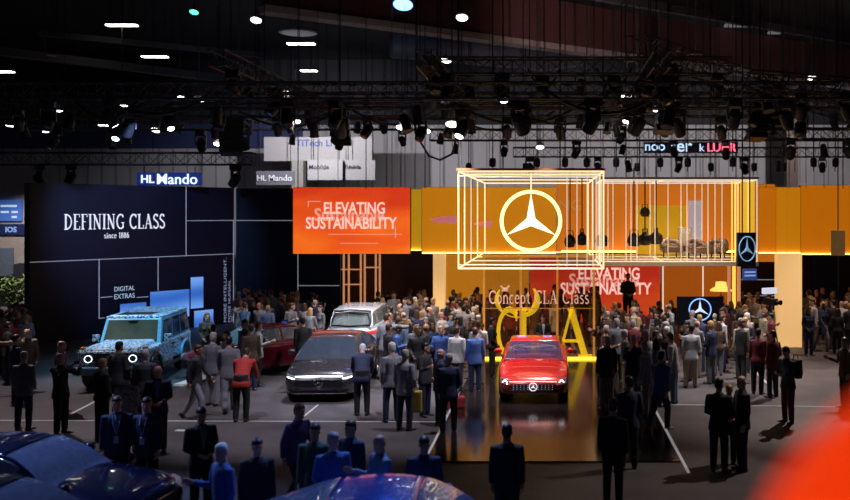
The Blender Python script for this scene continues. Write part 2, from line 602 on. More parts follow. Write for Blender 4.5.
def bay_disc(px, py, wpx, Y, lab, lit=True, col=None):
    c = P(px, py, Y)
    r = wpx * Y / FPX / 2 * (1.1 if lit else 1)
    M = Matrix.Rotation(-.42 if lit else 0, 4, 'X')
    t = thing('round_roof_light', lab, 'roof light', c, 0, 'round roof lights')
    MB().lathe([(r * .4, .22), (r, .05), (r, 0), (r * .92, -.01)], M).build('reflector', mat('reflector_grey', (.3, .3, .33), .4), t)
    MB().lathe([(r * .9, .002), (r * .86, -.02), (.02, -.03)], M).build('lens', col or M_HB if lit else mat('frosted_grey', (.34, .34, .38), .4, emit=(.5, .5, .6), es=.1), t)  # unlit discs carry faint emission in place of light falling on them
    MB().tube([(0, 0, .2), (0, 0, max(.5, 15.4 - c.z))], .02, 5).build('hanger', M_BLK, t)
    return t


def bay_bar(px, py, wpx, Y, lab):
    c = P(px, py, Y)
    L = wpx * Y / FPX / 2
    t = thing('bar_roof_light', lab, 'roof light', c, 0, 'bar shaped roof lights')
    MB().box((-L * 1.05, -.2, .03), (L * 1.05, .2, .16)).build('housing', M_BLK, t)
    MB().box((-L, -.17, -.02), (L, .17, .03)).build('tube', M_HB, t)
    h = MB()
    for sx in (-.8, .8):
        h.tube([(sx * L, 0, .15), (sx * L, 0, max(.5, 15.4 - c.z))], .015, 4)
    h.build('hanger', M_BLK, t)
    return t


for a in ((122, 25.5, 30, 40, 'wide lit bar light near the top left, above the lit sponsor sign'), (155, 57, 25, 46, 'double lit bar light below the widest one at the top left'),
          (4, 72, 18, 44, 'lit bar light cut by the left edge of the picture'), (301, 44, 27, 42, 'lit bar light below the pale ceiling disc'), (309, 71, 16, 46, 'short lit bar light, lower of the two below the pale disc'),
          (51, 132, 14, 52, 'small lit bar light over the far left of the black wall'), (68, 124, 9, 55, 'tiny lit bar light, left one in front of the blue band'), (105, 125.5, 11, 55, 'tiny lit bar light, right one in front of the blue band')):
    bay_bar(*a)
for a in ((44, 58, 34, 40, 'unlit pale ceiling disc at the top left', False), (298, 33, 38, 38, 'unlit pale ceiling disc in front of the long girder', False), (407, 83, 18, 46, 'small unlit ceiling disc below the ventilation duct', False)):
    bay_disc(*a)
M_BLUEHB = emat('blue_roof_glow', (.08, .2, 1), 9)
M_GREENHB = emat('green_roof_glow', (.1, .7, .45), 2.5)
for i, a in enumerate(((256, 20, 11, 34, 'bright round roof light hanging in front of the girder start'), (462, 17.5, 12, 36, 'bright round roof light on the face of the long girder'),
          (446, 60, 11, 42, 'lit round roof light below the ventilation duct, upper'), (438, 83, 14, 40, 'lit round roof light below the ventilation duct, lower'), (452, 124, 13, 33, 'bright round lamp left above the star frame'),
          (594, 116.5, 13, 33, 'bright round lamp right above the star frame'), (627, 97, 14, 38, 'bright round lamp beside the start of the slanting truss'), (659, 109, 13, 40, 'round lamp lit below the slanting truss, middle'),
          (638, 117, 9, 42, 'small round lamp lit below the slanting truss, left'), (812, 77.5, 9, 48, 'lit round lamp at the far right by the brown column'), (122, 105, 11, 40, 'lit round lamp above the black wall, middle'),
          (57, 109, 11, 42, 'lit round lamp above the black wall, left'), (199, 100, 11, 40, 'lit round lamp above the black wall, right'), (181, 98, 9, 44, 'lit round lamp left of its twin above the black wall'),
          (156, 130, 10, 50, 'lit round lamp above the lit sponsor sign'), (288, 94, 12, 44, 'lit round lamp above the white neighbour panels, left'), (295, 121, 11, 46, 'lit round lamp above the white neighbour panels, lower'),
          (402, 127, 12, 40, 'lit round lamp left of the hanging cables, left'), (425, 131, 11, 40, 'lit round lamp left of the hanging cables, right'), (217, 131, 10, 46, 'lit round lamp right of the lit sponsor sign, upper'), (218, 144, 9, 46, 'lit round lamp right of the lit sponsor sign, lower'), (10, 125, 9, 50, 'small lit round lamp at the left edge'), (540, 147, 8, 36, 'small lit lamp over the middle of the star frame'), (697, 144, 0, 0, ''))):
    if a[2]:
        bay_disc(*a)
bay_disc(403, 4.5, 20, 36, 'blue glowing roof light at the top of the picture', True, M_BLUEHB)
bay_disc(194, 12, 9, 36, 'green glowing roof light near the top left', True, M_GREENHB)
for px, py, wd, Y in ((740, 3, 28, 50), (776, 2, 12, 52)):
    o = MB().box((-wd * Y / FPX / 2, -.6, 0), (wd * Y / FPX / 2, .6, .12)).build('ceiling_panel', mat('skylight_grey', (.2, .2, .22), .5, emit=(.6, .6, .65), es=.18), loc=tuple(P(px, py, Y)))
    o.location.z = 15.28
    tag(o, 'faint grey ceiling panel at the top right, ' + ('larger one' if wd > 20 else 'smaller one'), 'ceiling panel')

# hanging cables between the trusses and the fascia, with chain hoists
rc = random.Random(11)
M_CABLE = mat('cable_black', (.012, .012, .012), .6)
cabs = [(461, 25.2), (503, 25.2), (560, 25.2), (603, 25.2), (626, 31.8), (640, 31.8), (656, 31.8), (671, 31.8), (688, 31.8), (703, 31.8), (719, 31.8), (736, 31.8), (753, 31.8), (766, 36), (789, 36), (806, 36), (824, 36), (843, 36), (425, 36), (440, 36), (405, 36), (392, 36), (366, 36), (338, 36), (318, 36), (298, 36)]
for i in range(18):
    cabs.append((rc.uniform(465, 850), rc.choice((38, 40, 42))))
cabs.sort()
for i, (px, Y) in enumerate(cabs):
    zb = {25.2: 6.06, 31.8: 6.06, 36: 5.84}.get(Y, rc.uniform(6.2, 6.9))
    c = P(px, 200, Y)
    top = 15.4
    mb = MB().tube([(0, 0, 0), (0, 0, top - zb)], .012 if i % 3 else .02, 5)
    o = mb.build('hanging_cable', M_CABLE, loc=(c.x, Y, zb))
    where = 'star frame' if Y == 25.2 else 'light cage' if Y == 31.8 else 'orange fascia' if Y == 36 else 'dark rigging behind the fascia'
    n = sum(1 for k in range(i) if cabs[k][1] == Y)
    dist = {38: ', nearest row', 40: ', middle row', 42: ', farthest row'}.get(Y, '')
    tag(o, f'thin black cable, {ORD[n]} from the left above the {where}{dist}', 'cable', 'hanging cables')
hoist = None
for i in range(16):
    px = 470 + i * 24 + rc.uniform(-8, 8)
    Y = rc.choice((39, 43))
    rc.uniform(150, 172)
    z = 7.15
    c = P(px, 200, Y)
    lab = f'small dark chain hoist, {ORD[i]} from the left in front of the pale end wall'
    if hoist is None:
        hoist = thing('chain_hoist', lab, 'hoist', (c.x, Y, z), 0, 'chain hoists')
        MB().lathe([(.03, -.32), (.13, -.28), (.15, -.05), (.12, .08), (.03, .1)], n=10).build('motor', M_CAN, hoist)
        MB().tube([(0, 0, .1), (0, 0, 15.4 - z)], .025, 5).build('chain', M_CABLE, hoist)
        MB().tube([(0, 0, -.32), (.05, 0, -.4), (.03, 0, -.48), (-.03, 0, -.46)], .018, 5).build('hook', M_CAN, hoist)
    else:
        dup(hoist, (c.x, Y, z), (0, 0, rc.uniform(0, 3)), lab)
# drooping cable loop left of the star frame
tag(MB().tube([P(x, y, 37) for x, y in ((416, -43), (417, 110), (421, 143), (429, 156), (440, 160), (452, 154), (457, 136), (458, 100), (459, -43))], .05, 6).build('cable_loop', M_CABLE, smooth=True), 'thick drooping cable loop left of the star frame', 'cable')
# cable bundles slung between the trusses, and loudspeaker columns
BUN = {}
for i in range(20):
    ti = (1, 2, 3, 11, 1, 2, 12, 8)[i % 8]
    p, q, s = TRUSS[ti]
    f = rc.uniform(.03, .85)
    a = p.lerp(q, f)
    b = p.lerp(q, min(1, f + rc.uniform(.06, .14)))
    dr = rc.uniform(.35, .8)
    o = MB().tube([a.lerp(b, k / 8) + Vector((0, s / 2 + .03, -s / 2 + .25 - dr * 4 * (k / 8) * (1 - k / 8))) - a for k in range(9)], rc.uniform(.03, .055), 6).build('cable_bundle', M_CABLE, smooth=True, loc=tuple(a))
    tag(o, 'x', 'cable bundle', 'cable bundles under the trusses')
    BUN.setdefault(ti, []).append((a.x, o))
for ti, L_ in BUN.items():
    for k, (_, o) in enumerate(sorted(L_, key=lambda e: e[0])):
        o['label'] = f'{ORD[k]} black cable bundle from the left sagging from the {TN_[ti]}'
la = None
for px, py, Y, lab in ((231, 118, 31.6, 'black hanging loudspeaker column above the right end of the black wall'), (340, 112, 36.0, 'black hanging loudspeaker column above the orange screen'), (668, 96, 31.3, 'black hanging loudspeaker column above the light cage'), (760, 104, 32.0, 'black hanging loudspeaker column above the hanging star sign')):
    c = P(px, py, Y)
    if la is None:
        la = thing('line_array_speaker', lab, 'loudspeaker', c, .3, 'loudspeaker columns')
        for k in range(5):
            M = Matrix.Translation((0, .03 * k * k * .6, -.26 * k)) @ Matrix.Rotation(-.1 * k, 4, 'X')
            b_ = MB().loft([[M @ Vector(v) for v in r_] for r_ in ([(-.4, -.2, -.24), (.4, -.2, -.24), (.4, -.2, 0), (-.4, -.2, 0)], [(-.34, .25, -.2), (.34, .25, -.2), (.34, .25, -.04), (-.34, .25, -.04)])]).build('cabinet', M_CAN, la)
            MB().box((-.37, -.215, -.22), (.37, -.2, -.02), M).build('grille', mat('speaker_grille', (.02, .02, .022), .8), b_)
        MB().tube([(0, 0, 0), (0, 0, 15.4 - c.z)], .03, 5).build('hanger', M_CABLE, la)
    else:
        dup(la, c, (0, 0, rc.uniform(-.5, .5)), lab)

# ------------------------------------------------------------------ black display wall on the left
M_WALL = mat('black_gloss_panel', (.008, .011, .032), .4, var=.2, scale=.8)
M_LINE = emat('white_light_line', (.75, .8, .95), .24)
M_TXT = emat('white_lit_text', (.88, .92, 1), .75)
A = P(30, 212, 33)
B = P(234, 212, 39.8)
A.z = B.z = 0
WD = (B - A).normalized()
WN = Vector((WD.y, -WD.x, 0))
WM = Matrix.Translation(A) @ Matrix(((WD.x, 0, WN.x, 0), (WD.y, 0, WN.y, 0), (0, 1, 0, 0), (0, 0, 0, 1)))   # wall frame: X along, Y up, Z towards the hall


def onwall(px, py):
    d = Vector(((px - VX) / FPX, 1, (VY - py) / FPX))
    o = Vector((0, 0, EYE))
    t = (A - o).dot(WN) / d.dot(WN)
    q = WM.inverted() @ (o + d * t)
    return q.x, q.y


t = thing('display_wall', 'tall black slanting display wall with thin white lines and lit headline', 'display wall')
wl = (B - A).length
MB().box((0, 0, -.4), (wl, 5.97, 0), WM).build('wall_panel', M_WALL, t)
MB().box((-.02, 0, -.42), (0, 5.97, .02), WM).build('end_board', M_BLK, t)


def wline(p, q, r=.022):
    a, b = onwall(*p), onwall(*q)
    return (a, b)


lines = [((30, 262.6), (234, 253.4)), ((186, 185), (186, 255.5)), ((99, 259.5), (99, 318)), ((158, 257), (158, 291)), ((101, 297), (112, 297)), ((137, 297), (149, 297)), ((99, 318), (104, 318)), ((234, 220.5), (234, 330)), ((187, 220.5), (234, 220.5))]
for a, b in lines:
    (x0, z0), (x1, z1) = onwall(*a), onwall(*b)
    if abs(x1 - x0) > abs(z1 - z0):
        z0 = z1 = (z0 + z1) / 2
    else:
        x0 = x1 = min((x0 + x1) / 2, wl - .03)
    MB().box((min(x0, x1) - .015, min(z0, z1) - .015, 0), (max(x0, x1) + .012, max(z0, z1) + .012, .02), WM).build('light_line', M_LINE, t)


def wall_text(name, x0, x1, y, hpx, txt):
    (ua, va), (ub, vb) = onwall(x0, y), onwall(x1, y)
    vt = onwall((x0 + x1) / 2, y - hpx)[1]
    vm = onwall((x0 + x1) / 2, y)[1]
    h = vt - vm
    mb, wd = roman(txt, h, .02, Matrix.Identity(4))
    S = Matrix.Diagonal(((ub - ua) / wd, 1, 1, 1))
    T = WM @ Matrix.Translation(((ua + ub) / 2, vm, .002)) @ S
    mb.v = [tuple(T @ Vector(v)) for v in mb.v]
    mb.build(name, M_TXT, t)


wall_text('headline_lettering', 64, 165, 229, 15, 'DEFINING CLASS')
wall_text('subline_lettering', 104, 129, 238, 5.5, 'since 1886')


def wall_sans(name, txt, px, py, wpx, m, roll=0, bold=0.0, wd_is_h=False):
    u, v = onwall(px, py)
    me = sans(txt, 1, .015, bold)
    u2 = onwall(px + wpx, py)[0] if not wd_is_h else None
    xs = [q.co.x for q in me.vertices]
    ys = [q.co.y for q in me.vertices]
    k = ((u2 - u) if u2 is not None else abs(onwall(px, py - wpx)[1] - v)) / (max(xs) - min(xs))
    me.transform(WM @ Matrix.Translation((u, v, .012)) @ Matrix.Rotation(roll, 4, 'Z') @ Matrix.Diagonal((k, k * (.62 if wd_is_h else 1.15), k, 1)) @ Matrix.Translation((-(max(xs) + min(xs)) / 2, -(max(ys) + min(ys)) / 2, 0)))
    me.materials.append(m)
    o = bpy.data.objects.new(name, me)
    C.objects.link(o)
    o.parent = t


M_TXT2 = emat('pale_blue_text', (.55, .72, .9), .6)
M_TXT3 = emat('dim_blue_text', (.45, .5, .75), .42)
wall_sans('extras_lettering', 'DIGITAL', 124.5, 288.5, 20, M_TXT2)
wall_sans('extras_lettering', 'EXTRAS', 124.5, 296, 20, M_TXT2)
wall_sans('slogan_lettering', 'MORE INTELLIGENT.', 225, 290, 64, M_TXT3, PI / 2, wd_is_h=True)
wall_sans('slogan_lettering', 'MORE HUMAN.', 229.2, 301, 42, M_TXT3, PI / 2, wd_is_h=True)
wall_sans('slogan_lettering', 'YOU.', 232.2, 314.5, 15, M_TXT3, PI / 2, wd_is_h=True)

# frontal part of the black wall
t = thing('display_wall', 'black frontal display wall behind the crowd below the orange screen', 'display wall', (0, 40, 0))
MB().box((B.x + .02, 0, 0), (P(340, 0, 40).x, .4, 5.95)).build('wall_panel', M_WALL, t)


def fl(x0, y0, x1, y1, Y=40, par=None):
    a, b = P(x0, y0, Y), P(x1, y1, Y)
    MB().box((min(a.x, b.x) - .015, -.02, min(a.z, b.z) - .015), (max(a.x, b.x) + .015, 0, max(a.z, b.z) + .015)).build('light_line', M_LINE, par)


fl(236, 220.5, 293, 220.5, 40, t)
fl(298, 252, 298, 318, 40, t)
fl(298, 285.6, 339, 285.6, 40, t)

# blue screens fixed to the slanting wall
M_SCR = mat('blue_screen_picture', (.05, .1, .25), .3, emit=(.07, .2, .62), es=.95)
n = M_SCR.node_tree.nodes
g = n.new('ShaderNodeTexWave')
g.wave_profile = 'SIN'
g.bands_direction = 'Z'
g.inputs['Scale'].default_value = .22
g.inputs['Distortion'].default_value = 2
tc = n.new('ShaderNodeTexCoord')
cr = n.new('ShaderNodeValToRGB')
cr.color_ramp.elements[0].color = (.03, .13, .5, 1)
cr.color_ramp.elements[1].color = (.16, .36, .85, 1)
M_SCR.node_tree.links.new(tc.outputs['Object'], g.inputs[0])
M_SCR.node_tree.links.new(g.outputs['Fac'], cr.inputs['Fac'])
M_SCR.node_tree.links.new(cr.outputs['Color'], n['Principled BSDF'].inputs['Emission Color'])
for (x0, y0, x1, y1, lab) in ((119, 303, 145, 322, 'small blue lit screen left of the wide one on the black wall'), (149, 290.5, 188, 318, 'wide blue lit screen on the black wall above the off-roader roof'), (189.5, 277, 202, 308, 'tall narrow blue lit screen on the black wall'), (193, 310, 212, 327, 'pale blue lit screen below the tall narrow one')):
    (ua, va), (ub, vb) = onwall(x0, (y0 + y1) / 2), onwall(x1, (y0 + y1) / 2)
    xm = (x0 + x1) / 2
    z1, z0 = onwall(xm, y0)[1], onwall(xm, y1)[1]
    s = thing('wall_screen', lab, 'screen', WM @ Vector((0, 0, 0)), 0, 'blue screens on the black wall')
    W0 = Matrix.Translation(-A) @ WM
    MB().box((ua - .03, z0 - .03, 0), (ub + .03, z1 + .03, .09), W0).build('housing', M_BLK, s)
    MB().box((ua, z0, .09), (ub, z1, .1), W0).build('display', M_SCR, s)

# sign above the wall
def lit_sign(px, py, wpx, hpx, Y, txts, lab, board, hang=0):
    c = P(px, py, Y)
    k = Y / FPX
    s = thing('sponsor_sign', lab, 'sign', c)
    if board:
        MB().box((-wpx * k / 2, 0, -hpx * k / 2), (wpx * k / 2, .12, hpx * k / 2)).build('board', board, s)
    for (txt, dx, dy, w_, m, b) in txts:
        place_text('lettering', sans(txt, 1, .04, b), m, s, (dx * k, -.03, -dy * k), w_ * k)
    if hang:
        h = MB()
        for sx in (-.4, .4):
            h.tube([(sx * wpx * k, .06, hpx * k / 2), (sx * wpx * k, .06, hpx * k / 2 + hang)], .02, 5)
        h.build('hanger', M_BLK, s)
    return s


M_BLUELIT = mat('blue_lit_board', (.02, .04, .2), .4, emit=(.03, .12, .7), es=.07)
M_WHITELIT = emat('white_sign_letters', (.8, .92, 1), 1.15)
lit_sign(169, 179, 64, 13, 37.3, [('HL', -21, 0, 13, M_WHITELIT, .012), ('Mando', 8.5, 0, 40, M_WHITELIT, .004)], 'white lit sponsor lettering above the black wall', M_BLUELIT, .25)
M_WHITEBD = mat('white_board', (.38, .36, .36), .6)
M_DKTXT = mat('dark_sign_text', (.03, .03, .05), .6)
M_BLTXT = mat('blue_sign_text', (.05, .1, .35), .6)
M_GRTXT = mat('white_sign_paint', (.75, .75, .78), .6)
lit_sign(275, 178, 38, 14, 54, [('HL', -13, 0, 9, M_GRTXT, .008), ('Mando', 5.5, 0, 23, M_GRTXT, .002)], 'unlit grey sponsor sign beside the stone grey column', mat('grey_board', (.12, .12, .14), .6), 8)
lit_sign(318, 149, 108, 24, 56, [('TiTech Li', -4, -6, 36, M_BLTXT, .01)], 'large white neighbour header with small blue writing', M_WHITEBD, 6.3)
lit_sign(325, 170, 35, 20, 55, [('Mobilde', -6, -3, 20, M_DKTXT, .01)], 'white neighbour panel with dark writing, left of two', M_WHITEBD, 8)
lit_sign(360, 170, 30, 20, 55.4, [('Edelida', -7, -3, 16, M_DKTXT, .01)], 'white neighbour panel with dark writing, right of two', M_WHITEBD, 8)
M_RED = emat('red_lit_letters', (1, .12, .2), 2.2)
M_PALE = emat('pale_lit_letters', (.55, .75, 1), 1.1)
lit_sign(691, 147.5, 94, 11, 48.5, [('noo', -36, 0, 20, M_PALE, .01), ('ser', -10, 0, 22, M_PALE, .01), ('k', 11, 0, 5, M_PALE, .01), ('LUHR', 31, 0, 29, M_RED, .02)], 'lit sign with pale and red letters below the far truss', mat('navy_sign_board', (.01, .012, .05), .5), 6.9)

# neighbour stand seen past the left end of the black wall
nb = thing('neighbour_stand', 'pale neighbour stand with blue signs past the end of the black wall', 'stand', (0, 45, 0))
k45 = lambda x0, y0, x1, y1, d0, d1, m, nm: MB().box((P(x0, 0, 45).x, d0, P(0, y1, 45).z), (P(x1, 0, 45).x, d1, P(0, y0, 45).z)).build(nm, m, nb)
MB().box((P(-30, 0, 45).x, .1, 0), (P(36, 0, 45).x, .4, P(0, 168, 45).z)).build('wall_panel', mat('beige_wall', (.34, .29, .27), .7), nb)
k45(-20, 200, 22, 221, -.1, .1, mat('blue_sign_board', (.05, .13, .42), .5, emit=(.06, .16, .55), es=.35), 'sign_board')
k45(-25, 224, 34, 235, -.06, .1, mat('navy_band', (.012, .02, .09), .5), 'sign_band')
k45(-25, 248, 13, 276, -.02, .1, mat('grey_window', (.13, .16, .22), .2), 'window_pane')
k45(-25, 276, 14, 296, -.3, .1, M_BLK, 'counter_front')
k45(18, 257, 27, 263, -.05, .1, M_WHITEBD, 'small_sign')
k45(14, 264, 32, 285, -.02, .1, mat('dark_niche', (.03, .03, .04), .6), 'niche')
for txt, x, y, w_ in (('IOS', 12, 229.5, 11), ):
    c = P(x, y, 45)
    place_text('lettering', sans(txt, 1, .02, .02), emat('sign_text_blue', (.25, .4, .8), .7), nb, (c.x, -.08, c.z), w_ * .05)
for y, x0, x1 in ((206, 2, 18), (212, 2, 10), (212, 13, 19), (217, 13, 18)):
    k45(x0, y - 1, x1, y + 1, -.12, -.1, emat('sign_bar', (.6, .75, .95), .6), 'sign_line')
# planter
c = ground(15, 338)
c = Vector((P(16, 0, 42).x, 42, 0))
pl = thing('potted_shrub', 'green potted shrub past the left end of the black wall', 'plant', c)
MB().lathe([(.02, 0), (.28, 0), (.36, .55), (.36, .6), (.3, .6), (.28, .5)]).build('pot', mat('grey_pot', (.1, .1, .1), .6), pl)
rf = random.Random(5)
lv = MB()
st = MB()
for i in range(260):
    a, r, h = rf.uniform(0, 2 * PI), rf.uniform(.05, .75) ** .8 * .8, rf.uniform(.7, 1.9)
    q = Vector((r * math.cos(a), r * math.sin(a), h))
    M = Matrix.Translation(q) @ Euler((rf.uniform(-1, 1), rf.uniform(-1, 1), a)).to_matrix().to_4x4()
    lv.add([M @ Vector(v) for v in ((0, 0, 0), (.07, .1, .02), (0, .24, 0), (-.07, .1, .02))], [(0, 1, 2), (0, 2, 3)])
for i in range(9):
    a = i * .7
    st.tube([(0, 0, .5), (.3 * math.cos(a), .3 * math.sin(a), 1.0), (.5 * math.cos(a), .5 * math.sin(a), 1.6)], [.03, .02, .01], 5)
lv.build('foliage', mat('leaf_green', (.16, .24, .05), .6, var=.4), pl)
st.build('stem', mat('bark', (.08, .05, .03), .8), pl)

# ------------------------------------------------------------------ orange fascia and screens
def screen_mat(name, ca, cb, cc, es):
    m = mat(name, (.3, .06, .02), .4, emit=(1, .2, .02), es=es)
    n, L = m.node_tree.nodes, m.node_tree.links
    tc = n.new('ShaderNodeTexCoord')
    mp = n.new('ShaderNodeMapping')
    mp.inputs['Scale'].default_value = (.25, 1, .9)
    mp.inputs['Rotation'].default_value = (0, .35, 0)
    tx = n.new('ShaderNodeTexNoise')
    tx.inputs['Scale'].default_value = .8
    tx.inputs['Detail'].default_value = 4
    tx.inputs['Distortion'].default_value = .6
    gr = n.new('ShaderNodeSeparateXYZ')
    ad = n.new('ShaderNodeMath')
    ad.operation = 'MULTIPLY_ADD'
    ad.inputs[1].default_value = -.12
    cr = n.new('ShaderNodeValToRGB')
    e = cr.color_ramp.elements
    e[0].position, e[0].color = .12, ca + (1,)
    e[1].position, e[1].color = .62, cc + (1,)
    x = e.new(.36)
    x.color = cb + (1,)
    L.new(tc.outputs['Object'], mp.inputs[0])
    L.new(mp.outputs[0], tx.inputs['Vector'])
    L.new(tc.outputs['Object'], gr.inputs[0])
    L.new(gr.outputs['Z'], ad.inputs[0])
    L.new(tx.outputs['Fac'], ad.inputs[2])
    L.new(ad.outputs[0], cr.inputs['Fac'])
    L.new(cr.outputs['Color'], n['Principled BSDF'].inputs['Emission Color'])
    return m


M_S1 = screen_mat('orange_screen_picture', (.62, .035, .008), (.82, .10, .01), (.95, .22, .015), 1.0)
M_S2 = screen_mat('red_screen_picture', (.5, .025, .01), (.62, .05, .012), (.7, .10, .02), .8)
M_GOLD = mat('amber_panel', (.62, .25, .02), .4, emit=(.86, .30, .005), es=.48, var=.05, scale=1)  # amber and yellow panels: emission stands in for strip light washing them
M_AMB2 = mat('deep_amber_panel', (.55, .16, .02), .4, emit=(.8, .22, .003), es=.5, var=.05, scale=1)
M_YEL = mat('yellow_panel', (.6, .35, .02), .4, emit=(.75, .38, .01), es=.5, var=.05, scale=1)
M_STRIP = emat('warm_light_strip', (1, .62, .12), 5)
M_PINKT = emat('pink_white_text', (1, .6, .52), .95)
M_PINKG = emat('pale_pink_text', (1, .42, .32), .75)
M_PINK = mat('pink_print', (.75, .3, .33), .6, emit=(.75, .22, .26), es=.5)
YF = 36.0


def panel(nm, lab, cat, x0, y0, x1, y1, Y, m, dep=.25, part='face', strip=None, frame=True):
    a, b = P(x0, y1, Y), P(x1, y0, Y)
    t = thing(nm, lab, cat, (a.x, Y, a.z))
    wd, h = b.x - a.x, b.z - a.z
    MB().box((0, .03, 0), (wd, dep, h)).build('housing', M_BLK, t)
    MB().box((.004, 0, .01), (wd - .004, .03, h - .01)).build(part, m, t)
    if strip:
        MB().box((.02, -.1, -.02), (wd - .02, -.02, .03)).build('light_strip', M_STRIP, t)
        MB().box((0, -.14, -.05), (wd, 0, -.02)).build('strip_ledge', M_BLK, t)
    return t, wd, h, a


def headline(t, cx, cz, k, m1, m2, Y=-.02):
    place_text('headline_lettering', sans('ELEVATING', 1, .02, .02), m1, t, (cx + 3 * k, Y, cz + 8 * k), 61 * k, 12 * k)
    place_text('headline_lettering', sans('SUSTAINABILITY', 1, .02, .02), m1, t, (cx, Y, cz - 7 * k), 91 * k, 12 * k)
    place_text('fading_lettering', sans('Sustainable', 1, .014, .02), m2, t, (cx - 2 * k, Y, cz + 1.5 * k), 70 * k, 13 * k)


t, wd, h, a = panel('led_screen', 'wide orange screen reading ELEVATING SUSTAINABILITY above the crowd', 'screen', 293, 187, 410, 254, YF, M_S1, .35, 'display')
c = P(351.5, 216, YF)
headline(t, c.x - a.x, c.z - a.z, YF / FPX, M_PINKT, M_PINKG)
kk = YF / FPX
ft = MB()
for x0, y0, x1, y1 in ((308, 201, 321, 201.8), (308, 201, 308.8, 207), (395, 226, 395.8, 238), (328, 234, 402, 234.6), (340, 243, 378, 243.5)):
    ft.box(((x0 - 293) * kk, -.012, (254 - y1) * kk), ((x1 - 293) * kk, -.002, (254 - y0) * kk))
ft.build('thin_line_graphic', M_PINKG, t)

panel('fascia_panel', 'narrow yellow recessed fascia panel beside the orange screen', 'fascia panel', 410.6, 189, 421.6, 250, 36.5, M_YEL, .2, strip=True)
t, wd, h, a = panel('fascia_panel', 'amber fascia panel left of and behind the star', 'fascia panel', 422, 187, 556, 253, YF, M_GOLD, .3, strip=True)
rp = random.Random(2)
for cx_, cy_, w_, h_ in ((443, 220, 27, 8), (483, 224, 18, 6)):
    pts = []
    for i in range(22):
        f = i / 21
        pts.append(((cx_ - w_ / 2 + w_ * f), cy_ - h_ / 2 * (1 - (1 - f) ** 3) + rp.uniform(-1, 1)))
    for i in range(22):
        f = 1 - i / 21
        pts.append(((cx_ - w_ / 2 + w_ * f), cy_ + h_ / 2 * (1 - (1 - f) ** 2) + rp.uniform(-1, 1)))
    poly = [((x - 422) * kk, (253 - y) * kk) for x, y in pts]
    MB().prism(poly, .01, Matrix.Translation((0, -.001, 0)) @ FRONT).build('pink_graphic', M_PINK, t)
panel('fascia_panel', 'deep amber fascia panel right of the light cage', 'fascia panel', 758, 187, 776, 253, YF, M_AMB2, .3, strip=True)
panel('fascia_panel', 'amber fascia panel between the light cage and the wide end panel, left half', 'fascia panel', 776.2, 187, 787.2, 253, YF, M_GOLD, .3, strip=True)
panel('fascia_panel', 'amber fascia panel between the light cage and the wide end panel, right half', 'fascia panel', 787.3, 187, 800.6, 253, YF, M_GOLD, .3, strip=True)
panel('fascia_panel', 'wide deep amber end panel of the fascia at the right edge', 'fascia panel', 801, 185, 905, 254, YF, M_AMB2, .3, strip=True)

# gallery behind the light cage
M_GAL = mat('burnt_orange_wall', (.5, .13, .03), .4, emit=(.85, .23, .012), es=.5, var=.12, scale=.6)  # wall emission stands in for the strip light washing up it
t, wd, h, a = panel('gallery_wall', 'burnt orange rear wall of the gallery inside the light cage', 'wall panel', 556.5, 184, 775, 262, 38.2, M_GAL, .2)
place_text('reflected_lettering', sans('NG', 1, .01, .0), mat('faint_reflection', (.6, .3, .12), .5, emit=(.8, .35, .1), es=.4), t, (P(570, 205, 38.2).x - a.x, -.01, P(570, 205, 38.2).z - a.z), 22 * 38.2 / FPX)  # reflection of the screen headline modelled as faint glowing letters
MB().box((.2, -.35, .42), (wd - .2, -.25, .5)).build('light_strip', M_STRIP, t)
MB().box((.2, -.36, .34), (wd - .2, 0, .42)).build('strip_ledge', M_BLK, t)
o = MB().box((P(557, 0, 35.7).x, 31.6, 3.0), (P(757.5, 0, 31.8).x, 38.2, 3.14)).build('gallery_floor', mat('pale_gallery_floor', (.6, .48, .34), .5))
tag(o, 'pale floor slab of the gallery inside the light cage', 'slab')
t = thing('gallery_screen', 'yellow backlit panel at the back of the gallery', 'panel', P(660, 246, 37.6))
MB().box((-1.0, 0, -.6), (1.1, .1, 1.7)).build('face', M_YEL, t)
MB().box((1.2, -.05, -.6), (1.75, .1, 1.9)).build('side_face', mat('lilac_panel', (.5, .45, .5), .5, emit=(.6, .5, .55), es=.5), t)

# lower storey behind the crowd
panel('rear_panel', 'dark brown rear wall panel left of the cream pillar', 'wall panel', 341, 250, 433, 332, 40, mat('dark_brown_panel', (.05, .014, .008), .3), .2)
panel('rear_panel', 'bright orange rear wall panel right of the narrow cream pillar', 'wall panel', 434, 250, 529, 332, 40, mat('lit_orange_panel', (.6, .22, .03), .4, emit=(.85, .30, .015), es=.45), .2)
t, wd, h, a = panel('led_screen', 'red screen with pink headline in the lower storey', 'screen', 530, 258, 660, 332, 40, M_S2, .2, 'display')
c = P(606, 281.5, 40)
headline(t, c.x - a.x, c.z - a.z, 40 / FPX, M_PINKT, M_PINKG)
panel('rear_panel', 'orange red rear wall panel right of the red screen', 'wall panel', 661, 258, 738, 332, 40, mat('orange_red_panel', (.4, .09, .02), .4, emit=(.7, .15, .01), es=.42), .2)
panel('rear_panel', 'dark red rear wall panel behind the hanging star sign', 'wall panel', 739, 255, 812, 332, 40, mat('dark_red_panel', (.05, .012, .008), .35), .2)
panel('rear_panel', 'black sheet standing in for the dark opening at the right edge', 'wall panel', 813, 255, 838, 332, 39.6, M_WALL, .2)  # flat black sheet in place of the shade inside an opening
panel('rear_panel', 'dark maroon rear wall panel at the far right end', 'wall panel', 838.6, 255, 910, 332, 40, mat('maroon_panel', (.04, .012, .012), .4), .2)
k_ = 40 / FPX
for y in (280, 296):
    a = P(741, y, 40)
    tag(MB().box((0, -.03, 0), (36 * k_, 0, .03)).build('light_line', M_LINE, loc=tuple(a)), 'thin pale light line on the dark red rear wall, ' + ('upper' if y == 280 else 'lower'), 'light line')
